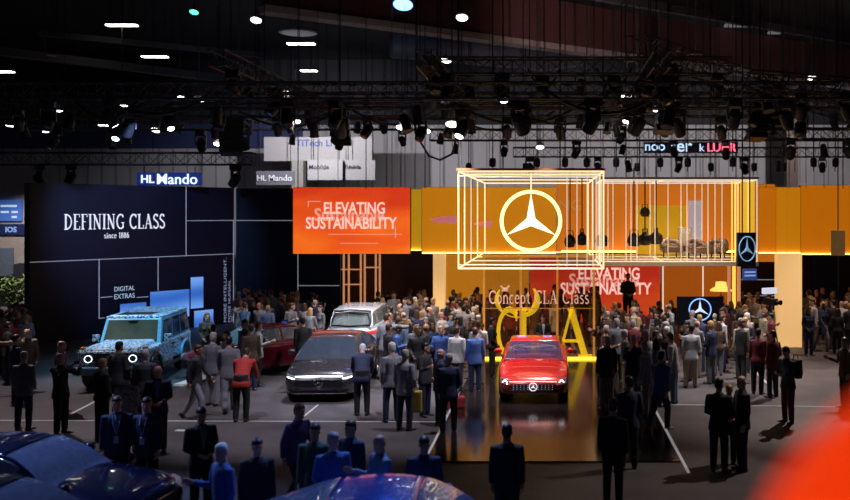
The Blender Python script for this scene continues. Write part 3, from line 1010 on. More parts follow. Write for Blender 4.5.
# cream pillars
for x0, x1, Y, lab in ((433, 444.5, 34.4, 'narrow lit cream pillar left of the glass showcase'), (778, 802, 32.6, 'wide lit cream pillar at the right')):
    a, b = P(x0, 254, Y), P(x1, 254, Y)
    t = MB().box((0, 0, 0), (b.x - a.x, .5, a.z)).build('cream_pillar', mat('cream_lit', (.8, .55, .28), .5, emit=(1, .6, .22), es=.6, var=.04), loc=(a.x, Y, 0))
    tag(t, lab, 'pillar')
# glass partition with lit mullions
t = thing('glass_partition', 'glass partition with copper lit mullions below the orange screen', 'partition', (P(341, 0, 38).x, 38, 0))
for px in (343, 348, 360, 364, 375, 379):
    x = P(px, 0, 38).x - P(341, 0, 38).x
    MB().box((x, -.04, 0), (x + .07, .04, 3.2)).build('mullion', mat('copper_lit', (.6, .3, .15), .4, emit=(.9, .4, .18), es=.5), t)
for y, x0, x1 in ((270, 341, 362), (285, 345, 362), (268, 364, 379)):
    q = P(x0, y, 38)
    MB().box((q.x - P(341, 0, 38).x, -.03, q.z), (P(x1, y, 38).x - P(341, 0, 38).x, .03, q.z + .05)).build('rail', MATS['copper_lit'], t)
MB().box((.05, -.01, 0), (1.6, .01, 3.2)).build('pane', mat('amber_glass', (.3, .1, .03), .05, alpha=.25), t)

# ------------------------------------------------------------------ light cage
M_TUBE = emat('warm_light_tube', (1, .72, .36), 1.5)
M_TUBEW = emat('pale_light_tube', (1, .78, .6), .85)
M_TUBEY = emat('yellow_light_tube', (1, .62, .1), 1.2)


def frame_pts(x0, y0, x1, y1, Y0, Y):
    a, b = P(x0, y1, Y0), P(x1, y0, Y0)
    return a.x, b.x, a.z, b.z


t = thing('star_cage', 'big glowing box frame of light tubes around the star', 'light frame', (0, 25.2, 3.3))
xa, xb, za, zb = frame_pts(458.5, 171.5, 603.5, 268.5, 25.2, 25.2)
Z0 = 3.3
for i, Y in enumerate((25.2, 27.0, 29.2, 31.8, 35.4)):
    y = Y - 25.2
    for (p, q) in (((xa, y, za - Z0), (xa, y, zb - Z0)), ((xb, y, za - Z0), (xb, y, zb - Z0)), ((xa, y, za - Z0), (xb, y, za - Z0)), ((xa, y, zb - Z0), (xb, y, zb - Z0))):
        MB().tube([p, q], .024 if i in (0, 4) else .018, 6).build('light_tube', M_TUBE if i != 2 else M_TUBEW, t)
for x in (xa, xb):
    for z in (za, zb):
        MB().tube([(x, 0, z - Z0), (x, 10.3, z - Z0)], .026, 6).build('light_tube', M_TUBE, t)
for z in (za + .1, zb - .12):
    MB().tube([(xa, .0, z - Z0), (xb, .0, z - Z0)], .013, 6).build('light_tube', M_TUBEW, t)
for px in (567, 577, 587, 593, 598):
    x = P(px, 0, 26.2).x
    MB().tube([(x, 1.0, za - Z0), (x, 1.0, zb - Z0)], .013, 6).build('light_tube', M_TUBEW, t)
MB().box((xa - .05, -.06, zb - Z0 + .03), (xb + .05, .06, zb - Z0 + .09)).build('top_rail', mat('bronze_rail', (.3, .14, .07), .5), t)

# star hanging in the frame
sc = P(531, 221, 26.4)
t = thing('hanging_star', 'large glowing three-pointed star in a ring inside the light frame', 'star emblem', sc)
st, rg = star_mb(.86, .1, FRONT, .07)
st.build('star', emat('star_glow', (1, .86, .55), 2.2), t)
rg.build('ring', emat('ring_glow', (1, .68, .25), 2.6), t, smooth=True)
MB().tube([(0, 0, .88), (0, 0, zb - sc.z)], .022, 6).build('rod', M_TUBE, t)

# right part of the cage
t = thing('light_cage', 'long cage of upright light tubes in front of the gallery', 'light frame', (0, 31.8, 3.15))
xa, xb, za, zb = frame_pts(601.5, 180, 757, 262, 31.8, 31.8)
Z0 = 3.15
for y in (0, 1.6, 3.6):
    for z in (za, zb):
        MB().tube([(xa, y, z - Z0), (xb, y, z - Z0)], .022, 6).build('light_tube', M_TUBE if z == za else M_TUBEW, t)
    for x in (xa, xb):
        MB().tube([(x, y, za - Z0), (x, y, zb - Z0)], .02, 6).build('light_tube', M_TUBEW, t)
for x in (xa, xb, P(664, 0, 31.8).x):
    for z in (za, zb):
        MB().tube([(x, 0, z - Z0), (x, 3.6, z - Z0)], .022, 6).build('light_tube', M_TUBE, t)
for i, px in enumerate((608, 613, 626, 631, 637, 650, 655, 668, 681, 687, 695, 702, 708, 715, 722)):
    y = (0, 1.6, 3.6)[i % 3] if i % 2 else 0
    x = P(px, 0, 31.8 + y).x
    MB().tube([(x, y, za - Z0), (x, y, zb - Z0)], .014, 6).build('light_tube', M_TUBEW, t)
for i, px in enumerate((732, 735, 738, 741, 748, 752)):
    y = .2 + .5 * (i % 2)
    x = P(px, 0, 31.8 + y).x
    MB().tube([(x, y, za - Z0), (x, y, zb - Z0)], .026, 6).build('light_tube', M_TUBEY, t)
x0, x1 = P(741, 0, 32.2).x, P(755, 0, 32.2).x
MB().box((x0, .45, za - Z0 + .05), (x1, .5, zb - Z0 - .05)).build('backlit_panel', mat('yellow_backlit', (.6, .4, .05), .4, emit=(.9, .5, .04), es=.7), t)
MB().box((xa - .05, -.05, zb - Z0 + .03), (xb + .05, .05, zb - Z0 + .1)).build('top_rail', mat('pale_rail', (.5, .4, .38), .5), t)

# gallery lamps and furniture
M_DK = mat('dark_bronze', (.02, .014, .012), .4)
pend = None
for i, (px, py, Y, lab) in enumerate(((570, 241, 30, 'dark pendant lamp hanging beside the star, left one'), (582, 239, 30.6, 'dark pendant lamp hanging beside the star, right one'), (602, 240, 33, 'dark pendant lamp at the left corner of the light cage'), (634, 240, 33, 'dark pendant lamp in the light cage, left of the middle pair'),
        (645, 239, 33.4, 'dark pendant lamp in the light cage, middle of three'), (656, 238, 33, 'dark pendant lamp in the light cage, right of the middle pair'), (645, 212, 34, 'small dark pendant lamp hanging higher in the light cage'))):
    c = P(px, py, Y)
    if pend is None:
        pend = thing('pendant_lamp', lab, 'pendant lamp', c, 0, 'pendant lamps in the gallery')
        MB().lathe([(.02, -.22), (.14, -.2), (.2, -.05), (.17, .1), (.06, .2), (.03, .24)], n=10).build('lamp_shade', M_DK, pend)
        MB().tube([(0, 0, .2), (0, 0, 2.4)], .02, 5).build('rod', M_DK, pend)
        MB().tube([(-.12, 0, .1), (-.1, 0, .34), (.1, 0, .34), (.12, 0, .1)], .02, 5).build('bracket', M_DK, pend)
    else:
        o = dup(pend, c, (0, 0, i), lab)
        if i >= 2:
            o.scale = (1.35, 1.35, 1.1) if i < 6 else (1, 1, .85)
M_UPH = mat('pale_upholstery', (.5, .36, .32), .8)
ac = None
for i, (px, Y, rz) in enumerate(((698, 34, .4), (716, 34.6, -.5), (672, 35, .2))):
    c = P(px, 0, Y)
    c.z = 3.14
    lab = ['pale tub armchair on the gallery floor, middle of three', 'pale tub armchair on the gallery floor, nearest the yellow tubes', 'pale tub armchair on the gallery floor, nearest the pendant lamps'][i]
    if ac is None:
        ac = thing('tub_armchair', lab, 'armchair', c, rz, 'tub armchairs in the gallery')
        MB().box((-.32, -.35, .2), (.32, .3, .42)).build('seat', M_UPH, ac, bevel=.05)
        MB().tube([(-.36, -.3, .42), (-.38, .1, .5), (-.25, .36, .62), (0, .42, .66), (.25, .36, .62), (.38, .1, .5), (.36, -.3, .42)], .1, 8).tube([(-.34, -.28, .3), (-.36, .1, .34), (-.24, .34, .4), (0, .4, .42), (.24, .34, .4), (.36, .1, .34), (.34, -.28, .3)], .12, 8).build('backrest', M_UPH, ac, smooth=True)
        for sx in (-.26, .26):
            for sy in (-.26, .24):
                MB().tube([(sx, sy, 0), (sx, sy, .22)], .025, 6).build('leg', M_DK, ac)
    else:
        dup(ac, c, (0, 0, rz), lab)
c = P(685, 0, 36)
t = thing('display_cabinet', 'white display cabinet on the gallery floor behind the armchairs', 'cabinet', (c.x, 36, 3.14))
MB().box((-.25, -.2, 0), (.25, .2, 1.15)).build('body', mat('white_cabinet', (.7, .62, .6), .5), t, bevel=.01)
MB().box((-.22, -.215, .08), (.22, -.2, 1.1)).build('door', mat('white_door', (.75, .68, .66), .4), t)

# ------------------------------------------------------------------ glass showcase with the big letters
gx0, gx1 = P(484, 0, 29.8).x, P(594, 0, 29.8).x
t = thing('glass_showcase', 'tall glass showcase with amber edges around the yellow letters', 'showcase', (gx0, 29.8, 0))
GW = gx1 - gx0
for i in range(4):
    x = GW * i / 3
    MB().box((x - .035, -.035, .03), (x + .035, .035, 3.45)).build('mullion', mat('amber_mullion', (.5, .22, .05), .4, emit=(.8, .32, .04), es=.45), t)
for i in range(3):
    MB().box((GW * i / 3 + .04, -.012, .05), (GW * (i + 1) / 3 - .04, .012, 3.4)).build('pane', mat('showcase_glass', (.25, .06, .02), .04, alpha=.14, var=.02), t)
MB().box((-.05, -.06, 3.4), (GW + .05, .06, 3.47)).build('top_rail', MATS['amber_mullion'], t)
MB().box((-.1, -.1, 0), (GW + .1, .02, .1)).build('light_strip', emat('yellow_floor_strip', (1, .72, .05), 2.0), t)
MB().box((-.02, -.01, 1.7), (GW, .01, 1.72)).build('mid_rail', MATS['amber_mullion'], t)
k = 29.8 / FPX
mb, wd = roman('Concept CLA Class', 13 * k, .02, Matrix.Translation((GW / 2 + .0, -.03, P(0, 303.5, 29.8).z)) @ FRONT)
S = 100 * k / wd
mb.v = [((x - GW / 2) * S + GW / 2, y, z) for x, y, z in mb.v]
mb.build('lettering', emat('pink_showcase_text', (1, .55, .4), .6), t)
q = P(505, 288, 29.8)
em = MB().tube([(q.x - gx0 - .14, -.03, q.z + .08), (q.x - gx0 - .06, -.03, q.z - .02), (q.x - gx0 + .06, -.03, q.z - .02), (q.x - gx0 + .14, -.03, q.z + .08)], .035, 6)
em.tube([(q.x - gx0 - .1, -.03, q.z - .08), (q.x - gx0 + .1, -.03, q.z - .08)], .03, 6)
em.build('small_emblem', emat('pale_emblem', (1, .6, .4), .5), t)
M_LET = mat('yellow_letter', (.75, .52, .02), .45, emit=(.95, .62, .01), es=.6)
for ch, px, lab in (('C', 508, 'big yellow letter C in the glass showcase'), ('L', 531, 'big yellow letter L in the glass showcase'), ('A', 573, 'big yellow letter A beside the red car')):
    Y = 30.4
    c = P(px, 0, Y)
    hh = 1.66
    mb, wd = roman(ch, hh, .18, Matrix.Translation((0, .09, 0)) @ FRONT)
    if ch == 'C':
        mb.v = [(x * .66, y, z) for x, y, z in mb.v]
    o = mb.build('standing_letter', M_LET, loc=(c.x, Y, .0))
    tag(o, lab, 'letter')
rp_ = []
Y = 30.4
c = P(517, 299, Y)
mb = MB()
for a0, a1, w1 in ((-75, 35, .13), (150, 225, .08)):
    pts = [(.68 * math.cos(math.radians(a0 + (a1 - a0) * i / 12)), 0, .62 * math.sin(math.radians(a0 + (a1 - a0) * i / 12))) for i in range(13)]
    mb.tube(pts, [.02 + w1 * math.sin(PI * (i + .5) / 13) * .8 for i in range(13)], 8)
mb.tube([(.68 * math.cos(math.radians(225 + 60 * i / 6)), 0, .62 * math.sin(math.radians(225 + 60 * i / 6))) for i in range(7)], .02, 6)
tag(mb.build('crescent_sculpture', M_LET, loc=(c.x, Y, c.z), smooth=True), 'yellow crescent ring above the big letter L', 'sculpture')

# ------------------------------------------------------------------ free-standing and hanging signs
M_BSTAR = emat('blue_star_glow', (.2, .42, 1), 1.5)
M_SIGNB = mat('black_sign_face', (.004, .005, .012), .3)
Y = 30.0
c = P(700, 311, Y)
t = thing('star_screen', 'black screen with a blue glowing star standing in the crowd', 'screen', (c.x, Y, 0))
MB().box((-.77, 0, 1.12), (.77, .08, 2.08)).build('panel', M_SIGNB, t, bevel=.01)
st, rg = star_mb(.36, .03, Matrix.Translation((0, -.005, c.z + .05)) @ FRONT, .06)
st.build('star', emat('pale_star', (.6, .72, 1), 1.0), t)
rg.build('ring', M_BSTAR, t, smooth=True)
for sx in (-.5, .5):
    MB().box((sx - .04, .08, 0), (sx + .04, .14, 1.9)).build('leg', M_BLK, t)
    MB().box((sx - .06, -.3, 0), (sx + .06, .45, .04)).build('foot', M_BLK, t)
Y = 26.5
c = P(747, 249.5, Y)
t = thing('hanging_sign', 'black hanging sign with a thin blue star beside the light cage', 'sign', c, .25)
kq = Y / FPX
MB().box((-10 * kq, 0, -17 * kq), (10 * kq, .12, 17 * kq)).build('panel', M_SIGNB, t, bevel=.015)
st, rg = star_mb(.36, .02, Matrix.Translation((0, -.004, .02)) @ FRONT @ Matrix.Diagonal((.72, 1, 1, 1)), .05)
st.build('star', emat('teal_star', (.25, .5, .7), .45), t)
rg.build('ring', MATS['teal_star'], t, smooth=True)
for sx in (-.12, .12):
    MB().tube([(sx, .06, .48), (sx, .06, 15.4 - c.z)], .02, 5).build('cable', M_CABLE, t)
Y = 28.5
c = P(750, 274.5, Y)
t = thing('hanging_sign', 'small blue sign hanging below the black star sign', 'sign', c, .25)
MB().box((-.24, 0, -.18), (.24, .05, .18)).build('panel', mat('blue_hanging_board', (.02, .05, .2), .4, emit=(.05, .12, .5), es=.3), t)
for z in (.07, -.04):
    MB().box((-.19, -.008, z - .02), (.19, -.001, z + .03)).build('text_line', emat('pale_text_line', (.4, .55, 1), .45), t)
MB().tube([(0, .02, .18), (0, .02, 15.4 - c.z)], .015, 5).build('cable', M_CABLE, t)
Y = 29.0
c = P(838, 243, Y)
t = thing('hanging_sign', 'slim gold hanging sign in front of the wide end panel', 'sign', c, -.3)
MB().box((-.22, 0, -.41), (.22, .12, .41)).build('panel', mat('gold_face', (.45, .27, .1), .35, .2, emit=(.6, .32, .1), es=.12), t, bevel=.02)  # faint emission stands in for light on the gold face
MB().tube([(0, .06, .37), (0, .06, 15.4 - c.z)], .02, 5).build('cable', mat('red_cable', (.15, .02, .02), .6), t)
for px, Y, m_, lab in ((663, 33.4, M_TUBEW, 'thin pale upright light post left of the standing star screen'), (703, 33.8, M_TUBEW, 'thin pale upright light post behind the standing star screen'), (729, 33.2, MATS['copper_lit'], 'upright copper light post under the cage, left of three'), (734, 33.2, M_TUBEY, 'upright yellow light post under the cage, middle of three'), (739, 33.2, MATS['copper_lit'], 'upright copper light post under the cage, right of three')):
    c = P(px, 0, Y)
    r_ = .022 if m_ is M_TUBEW else .05
    tag(MB().box((-r_, -r_, 0), (r_, r_, 3.0)).build('light_post', m_, loc=(c.x, Y, 0)), lab, 'light post', 'light posts under the cage')
# lit yellow lamp, video camera, kiosks
c = P(721, 0, 34)
t = thing('floor_lamp', 'floor lamp with a yellow glowing shade in front of the orange red panel', 'lamp', (c.x, 34, 0))
MB().lathe([(.02, 0), (.2, 0), (.2, .03), (.03, .05)]).build('base', M_DK, t)
MB().tube([(0, 0, .04), (0, 0, 1.95)], .02, 6).build('pole', M_DK, t)
MB().lathe([(.42, 1.92), (.4, 1.97), (.22, 2.08), (.2, 2.26), (.02, 2.28)]).build('lamp_shade', emat('yellow_shade', (1, .6, .12), 1.3), t)
Y = 30.8
c = P(770, 0, Y)
t = thing('video_camera', 'black video camera on a tripod in front of the wide cream pillar', 'video camera', (c.x, Y, 0), .5)
MB().box((-.1, -.3, 1.72), (.1, .25, 1.95)).build('body', M_BLK, t, bevel=.02)
MB().lathe([(.06, 0), (.08, .2), (.09, .22), (.07, .2)], Matrix.Translation((0, -.3, 1.84)) @ Matrix.Rotation(PI / 2, 4, 'X')).build('lens', M_LENS, t)
MB().box((-.28, -.05, 2.1), (.28, .1, 2.3)).build('monitor', emat('pale_monitor', (.7, .75, .9), .8), t)
for a in range(3):
    MB().tube([(0, 0, 1.72), (.45 * math.cos(a * 2.1), .45 * math.sin(a * 2.1), .02)], [.035, .02], 6).build('leg', M_BLK, t)
MB().tube([(0, 0, 1.9), (.02, .02, 2.15)], .02, 6).build('handle', M_BLK, t)
for px, py0, py1, Y, wd, lab in ((287, 320, 335, 31.4, 12, 'blue lit kiosk screen in the crowd left of the silver estate'), (383, 326, 341, 28.9, 10, 'slim dark kiosk with a blue screen right of the silver estate')):
    k = Y / FPX
    c = P(px, py1, Y)
    zt = P(px, py0, Y).z
    t = thing('info_kiosk', lab, 'kiosk', (c.x, Y, 0), 0, 'info kiosks')
    MB().box((-wd * k / 2, 0, 0), (wd * k / 2, .1, zt)).build('body', mat('kiosk_navy', (.01, .015, .05), .4), t, bevel=.01)
    MB().box((-wd * k / 2 + .03, -.012, zt - (py1 - py0) * k * .8), (wd * k / 2 - .03, 0, zt - .05)).build('display', mat('kiosk_blue', (.02, .05, .3), .3, emit=(.03, .09, .55), es=.5), t)
    MB().box((-wd * k / 2 - .08, -.15, 0), (wd * k / 2 + .08, .25, .04)).build('base', M_BLK, t)

# ------------------------------------------------------------------ floor fittings
o = MB().box((-2.42, 17.6, 0), (2.55, 29.6, .03)).build('gloss_stage', mat('gloss_black', (.012, .009, .009), .13, var=.3, scale=.7))
tag(o, 'glossy black low stage under the red car', 'stage')
M_EDGE = emat('floor_light_edge', (.8, .75, .78), .22)


def edge(p, q, wd, lab, h=.03, z=0):
    p, q = Vector(p), Vector(q)
    d = q - p
    n = Vector((-d.y, d.x, 0)).normalized() * wd / 2
    o = MB().add([-n, n, n + d, -n + d] + [v + Vector((0, 0, h)) for v in (-n, n, n + d, -n + d)], [(3, 2, 1, 0), (4, 5, 6, 7), (0, 1, 5, 4), (1, 2, 6, 5), (2, 3, 7, 6), (3, 0, 4, 7)]).build('floor_strip', M_EDGE, loc=(p.x, p.y, z))
    tag(o, lab, 'floor strip', 'pale strips in the floor')


edge((-2.46, 17.6, 0), (-2.46, 22.4, 0), .04, 'pale floor strip along the left side of the glossy stage')
edge((2.6, 16.9, 0), (2.6, 24.2, 0), .05, 'pale floor strip along the right side of the glossy stage')
edge((-17, 21.2, 0), (-2.6, 21.0, 0), .03, 'long pale floor strip crossing before the dark saloon', .01)
edge((2.8, 22.9, 0), (10.5, 22.4, 0), .03, 'long pale floor strip crossing behind the two men in black', .01)
edge(ground(71, 414), ground(108, 395), .06, 'short slanting pale floor strip before the pale blue off-roader', .01)
edge(ground(298, 421.5), ground(318, 405), .04, 'short slanting pale floor strip before the dark saloon', .01)
edge(ground(755, 372), ground(770, 386), .07, 'short bright floor strip beside the man with the backpack', .01)
edge(ground(178, 386), ground(220, 372.5), .3, 'broad white strip on the floor beside the off-roader rear wheel', .05)
edge(ground(176, 430.5), ground(189, 431), .12, 'small pale floor mark before the man at lower left', .01)
edge(ground(690, 341), ground(705, 350), .05, 'thin pale floor strip behind the arm raising person', .01)

# ------------------------------------------------------------------ cars
def crom(P_, n):                              # smooth open curve through 2D points
    out = []
    N = len(P_)
    for i in range(N - 1):
        p0, p1, p2, p3 = P_[max(i - 1, 0)], P_[i], P_[i + 1], P_[min(i + 2, N - 1)]
        for k in range(n):
            t = k / n
            out.append(tuple(.5 * (2 * b + (c - a) * t + (2 * a - 5 * b + 4 * c - d) * t * t + (3 * b - a - 3 * c + d) * t ** 3) for a, b, c, d in zip(p0, p1, p2, p3)))
    out.append(tuple(P_[-1]))
    return out


def interp(tab, s):                            # monotone smooth table lookup
    xs = [a for a, _ in tab]
    ys = [b for _, b in tab]
    if s <= xs[0]:
        return ys[0]
    if s >= xs[-1]:
        return ys[-1]
    i = max(k for k in range(len(xs) - 1) if xs[k] <= s)
    sl = [(ys[k + 1] - ys[k]) / (xs[k + 1] - xs[k]) for k in range(len(xs) - 1)]

    def m(k):
        if k == 0 or k == len(xs) - 1:
            return sl[min(k, len(sl) - 1)] * .5
        a, b = sl[k - 1], sl[k]
        return 0 if a * b <= 0 else 2 * a * b / (a + b)
    h = xs[i + 1] - xs[i]
    t = (s - xs[i]) / h
    return (2 * t ** 3 - 3 * t * t + 1) * ys[i] + (t ** 3 - 2 * t * t + t) * h * m(i) + (3 * t * t - 2 * t ** 3) * ys[i + 1] + (t ** 3 - t * t) * h * m(i + 1)


M_TYRE = mat('tyre_rubber', (.012, .012, .013), .7)
M_RIM = mat('alloy_rim', (.35, .35, .38), .3, .9)
M_DKTRIM = mat('dark_trim', (.012, .012, .014), .35)
M_CHROME = mat('chrome', (.75, .75, .78), .12, 1)
M_GLASS = mat('car_glass', (.03, .035, .045), .05, alpha=.5, coat=1)
M_DRL = emat('headlight_white', (.85, .92, 1), 5)
M_HL = mat('headlight_glass', (.1, .1, .12), .08, emit=(.8, .85, 1), es=.08)
M_TAIL = emat('tail_red', (1, .04, .03), .8)
M_SEATD = mat('seat_dark', (.03, .03, .035), .7)


def wheel(parent, x, y, r, w_=.24, rim=M_RIM):
    sg = 1 if x > 0 else -1
    M = Matrix.Translation((x, y, r)) @ Matrix.Rotation(sg * PI / 2, 4, 'Y')
    t = MB().lathe([(r * .6, -w_ / 2), (r * .92, -w_ / 2), (r, -w_ * .36), (r, w_ * .36), (r * .92, w_ / 2), (r * .68, w_ / 2), (r * .66, w_ * .3)], M, 24).build('wheel', M_TYRE, parent, smooth=False)
    q = MB()
    q.lathe([(r * .67, w_ * .3), (r * .67, w_ * .46), (r * .6, w_ * .44), (r * .58, w_ * .25)], M, 24)
    for k in range(5):
        a = k * 2 * PI / 5
        R = M @ Matrix.Rotation(a, 4, 'Z')
        q.box((-.035, .03, w_ * .28), (.035, r * .62, w_ * .42), R)
    q.lathe([(.07, w_ * .2), (.07, w_ * .44), (.02, w_ * .47)], M, 12)
    q.build('rim', rim, t)


def car(name, label, loc, rz, paint, S, group=None, cat='car', glass=None, seat=None, z=0.0, tail=False):
    root = thing(name, label, cat, (loc[0], loc[1], z), rz, group)
    L, W = S['L'], S['W']
    hw = S['hw']
    U = 6

    def sect(s):
        h = interp(hw, s) * W / 2
        zb, zt, zs = interp(S['zb'], s), interp(S['zt'], s), interp(S['zs'], s)
        y = -L / 2 + s * L
        pts = [(0, zb), (h * .8, zb), (h * .965, zb + (zs - zb) * .14), (h, zb + (zs - zb) * .5), (h * .985, zs - (zs - zb) * .08), (h * .9, zs + (zt - zs) * .45), (h * .55, zt - (zt - zs) * .08), (0, zt)]
        c = crom(pts, U)
        full = c + [(-x, z_) for x, z_ in c[-2:0:-1]]
        return [Vector((x, y, z_)) for x, z_ in full]
    ss = [0, .004, .012, .025, .045, .07, .1] + [.1 + .85 * i / 34 for i in range(1, 35)] + [.965, .978, .988, .995, 1]
    body = MB().loft([sect(s) for s in ss])
    me = body.mesh('body', paint, True)
    tmp = bpy.data.objects.new('body', me)
    C.objects.link(tmp)
    r = S['wr']
    cut = MB()
    for wy in S['wy']:
        for sx in (-1, 1):
            M = Matrix.Translation((sx * W / 2, wy, r)) @ Matrix.Rotation(PI / 2, 4, 'Y')
            cut.lathe([(r * 1.12, -.28), (r * 1.12, .28)], M, 28)
    cm = bpy.data.objects.new('cut', cut.mesh('cut'))
    C.objects.link(cm)
    md = tmp.modifiers.new('b', 'BOOLEAN')
    md.object = cm
    md.operation = 'DIFFERENCE'
    md.solver = 'EXACT'
    dg = bpy.context.evaluated_depsgraph_get()
    dg.update()
    me2 = bpy.data.meshes.new_from_object(tmp.evaluated_get(dg))
    me2.name = 'body'
    tmp.modifiers.clear()
    tmp.data = me2
    bpy.data.objects.remove(cm)
    tmp.parent = root
    bm = bmesh.new()
    bm.from_mesh(me)
    bv = BVHTree.FromBMesh(bm)

    # cabin
    gy = S['gy']                              # cowl, roof front, roof rear, tail
    zr = S['zr']
    glass = glass or M_GLASS
    V_ = 7

    def gsect(y):
        s = (y + L / 2) / L
        zb = interp(S['zt'], s) - .03
        h = interp(hw, s) * W / 2
        hh = max(.0, interp(zr, y) - zb)
        f = min(1, hh / .45)
        wb = h * (.9 - .04 * (1 - f))
        wt = wb - (wb - h * S.get('tw', .66)) * f
        zlow = zb - .05
        pts = [(wb, zlow), (wb - (wb - wt) * .45, zlow + (hh + .05) * .5), (wt + .02, zb + hh * .9), (wt - .09, zb + hh * .975), (wt * .5, zb + hh * 1.0), (0, zb + hh * 1.012)]
        return [Vector((x, y, z_)) for x, z_ in crom(pts, V_)]
    ys = sorted(set([gy[0] + (gy[1] - gy[0]) * i / 12 for i in range(13)] + [gy[1] + (gy[2] - gy[1]) * i / 12 for i in range(13)] + [gy[2] + (gy[3] - gy[2]) * i / 12 for i in range(13)]))
    G_ = [gsect(y) for y in ys]
    K = len(G_[0])
    bp = S.get('bp', .5 * (gy[1] + gy[2]) - .1)
    parts = {'roof': MB(), 'windscreen': MB(), 'rear_window': MB(), 'side_window': MB(), 'side_window.': MB()}
    for i in range(len(ys) - 1):
        ym = (ys[i] + ys[i + 1]) / 2
        for k in range(K - 1):
            um = (k + .5) / V_
            for sg in (1, -1):
                q = [G_[i][k], G_[i][k + 1], G_[i + 1][k + 1], G_[i + 1][k]]
                q = [Vector((sg * v.x, v.y, v.z)) for v in q]
                if um > 2.35 and ym < gy[1]:
                    nm = 'windscreen'
                elif um > 2.35 and ym > gy[2]:
                    nm = 'rear_window'
                elif .45 < um < 1.85 and gy[0] + (gy[1] - gy[0]) * (.35 + .4 * um / 2) < ym < gy[2] + (gy[3] - gy[2]) * (.6 - .2 * um / 2) and abs(ym - bp) > .06:
                    nm = 'side_window' if sg > 0 else 'side_window.'
                else:
                    nm = 'roof'
                parts[nm].add(q, [(0, 1, 2, 3)])
    for nm, mbx in parts.items():
        m_ = paint if nm == 'roof' else glass
        if nm == 'roof' and S.get('roofm'):
            m_ = S['roofm']
        o = mbx.build(nm.rstrip('.'), m_, root, smooth=True)
        bmx = bmesh.new()
        bmx.from_mesh(o.data)
        bmesh.ops.remove_doubles(bmx, verts=bmx.verts[:], dist=.0005)
        bmesh.ops.recalc_face_normals(bmx, faces=bmx.faces[:])
        bmx.to_mesh(o.data)
        bmx.free()
        md = o.modifiers.new('thick', 'SOLIDIFY')
        md.thickness = .012
        md.offset = 0
    # seats
    st = seat or M_SEATD
    for sx in (-.36, .36):
        y = gy[1] + .35
        zb = interp(S['zt'], (y + L / 2) / L)
        o = MB().box((sx - .24, y, zb - .1), (sx + .24, y + .12, zb + .22)).build('seat', st, root, bevel=.04)
        MB().box((sx - .13, y + .02, zb + .22), (sx + .13, y + .12, zb + .4)).build('headrest', st, o, bevel=.03)
    o = MB().tube([(-.36 + .17 * math.cos(2 * PI * i / 12), gy[1] - .25, interp(S['zt'], (gy[1] - .25 + L / 2) / L) + .03 + .17 * math.sin(2 * PI * i / 12)) for i in range(12)], .018, 6, closed=True).build('steering_wheel', M_DKTRIM, root)
    for wy in S['wy']:
        for sx in (-1, 1):
            wheel(root, sx * (W / 2 - .14), wy, r)
    mi = interp(S['zt'], (gy[0] + .45 + L / 2) / L)
    for sx in (-1, 1):
        o = MB().ball((sx * (W / 2 + .06), gy[0] + .5, mi + .1), (.11, .07, .075)).build('wing_mirror', paint, root, smooth=True)

    def hit(x, z_, front=True, off=.008):
        d = 1 if front else -1
        h = bv.ray_cast(Vector((x, -d * 4, z_)), Vector((0, d, 0)))
        return (h[0] + Vector((0, -d * off, 0))) if h[0] else Vector((x, -d * (L / 2 - .25), z_))

    def strip(nm, pts, r_, m_, front=True, closed=False, par=root):
        dense = []
        n = len(pts)
        for i in range(n if closed else n - 1):
            a, b = pts[i], pts[(i + 1) % n]
            for k in range(5):
                dense.append((a[0] + (b[0] - a[0]) * k / 5, a[1] + (b[1] - a[1]) * k / 5))
        if not closed:
            dense.append(pts[-1])
        return MB().tube([hit(x, z_, front) for x, z_ in dense], r_, 6, closed=closed).build(nm, m_, par)

    def patch(nm, x0, x1, zlo, zhi, m_, front=True, n=14, mrows=5, taper=0., off=.012):
        vs, fs = [], []
        for j in range(mrows + 1):
            f = j / mrows
            for i in range(n + 1):
                u = i / n
                tt = 1 - taper * (1 - f)
                xm = (x0 + x1) / 2
                x = xm + (x0 + (x1 - x0) * u - xm) * tt
                vs.append(hit(x, zlo + (zhi - zlo) * f, front, off))
        for j in range(mrows):
            for i in range(n):
                fs.append((j * (n + 1) + i, j * (n + 1) + i + 1, (j + 1) * (n + 1) + i + 1, (j + 1) * (n + 1) + i))
        o = MB().add(vs, fs).build(nm, m_, root)
        md = o.modifiers.new('thick', 'SOLIDIFY')
        md.thickness = .014
        md.offset = 0
        return o
    return root, hit, strip, patch


def emblem(root, hit, z_, R, m_=M_CHROME, off=.03, front=True):
    q = hit(0, z_, front, off)
    M = Matrix.Translation(q) @ (FRONT if front else Matrix.Rotation(PI, 4, 'Z') @ FRONT)
    st, rg = star_mb(R, .012, M, .1)
    o = st.build('star_emblem', m_, root)
    rg.build('ring', m_, o, smooth=True)


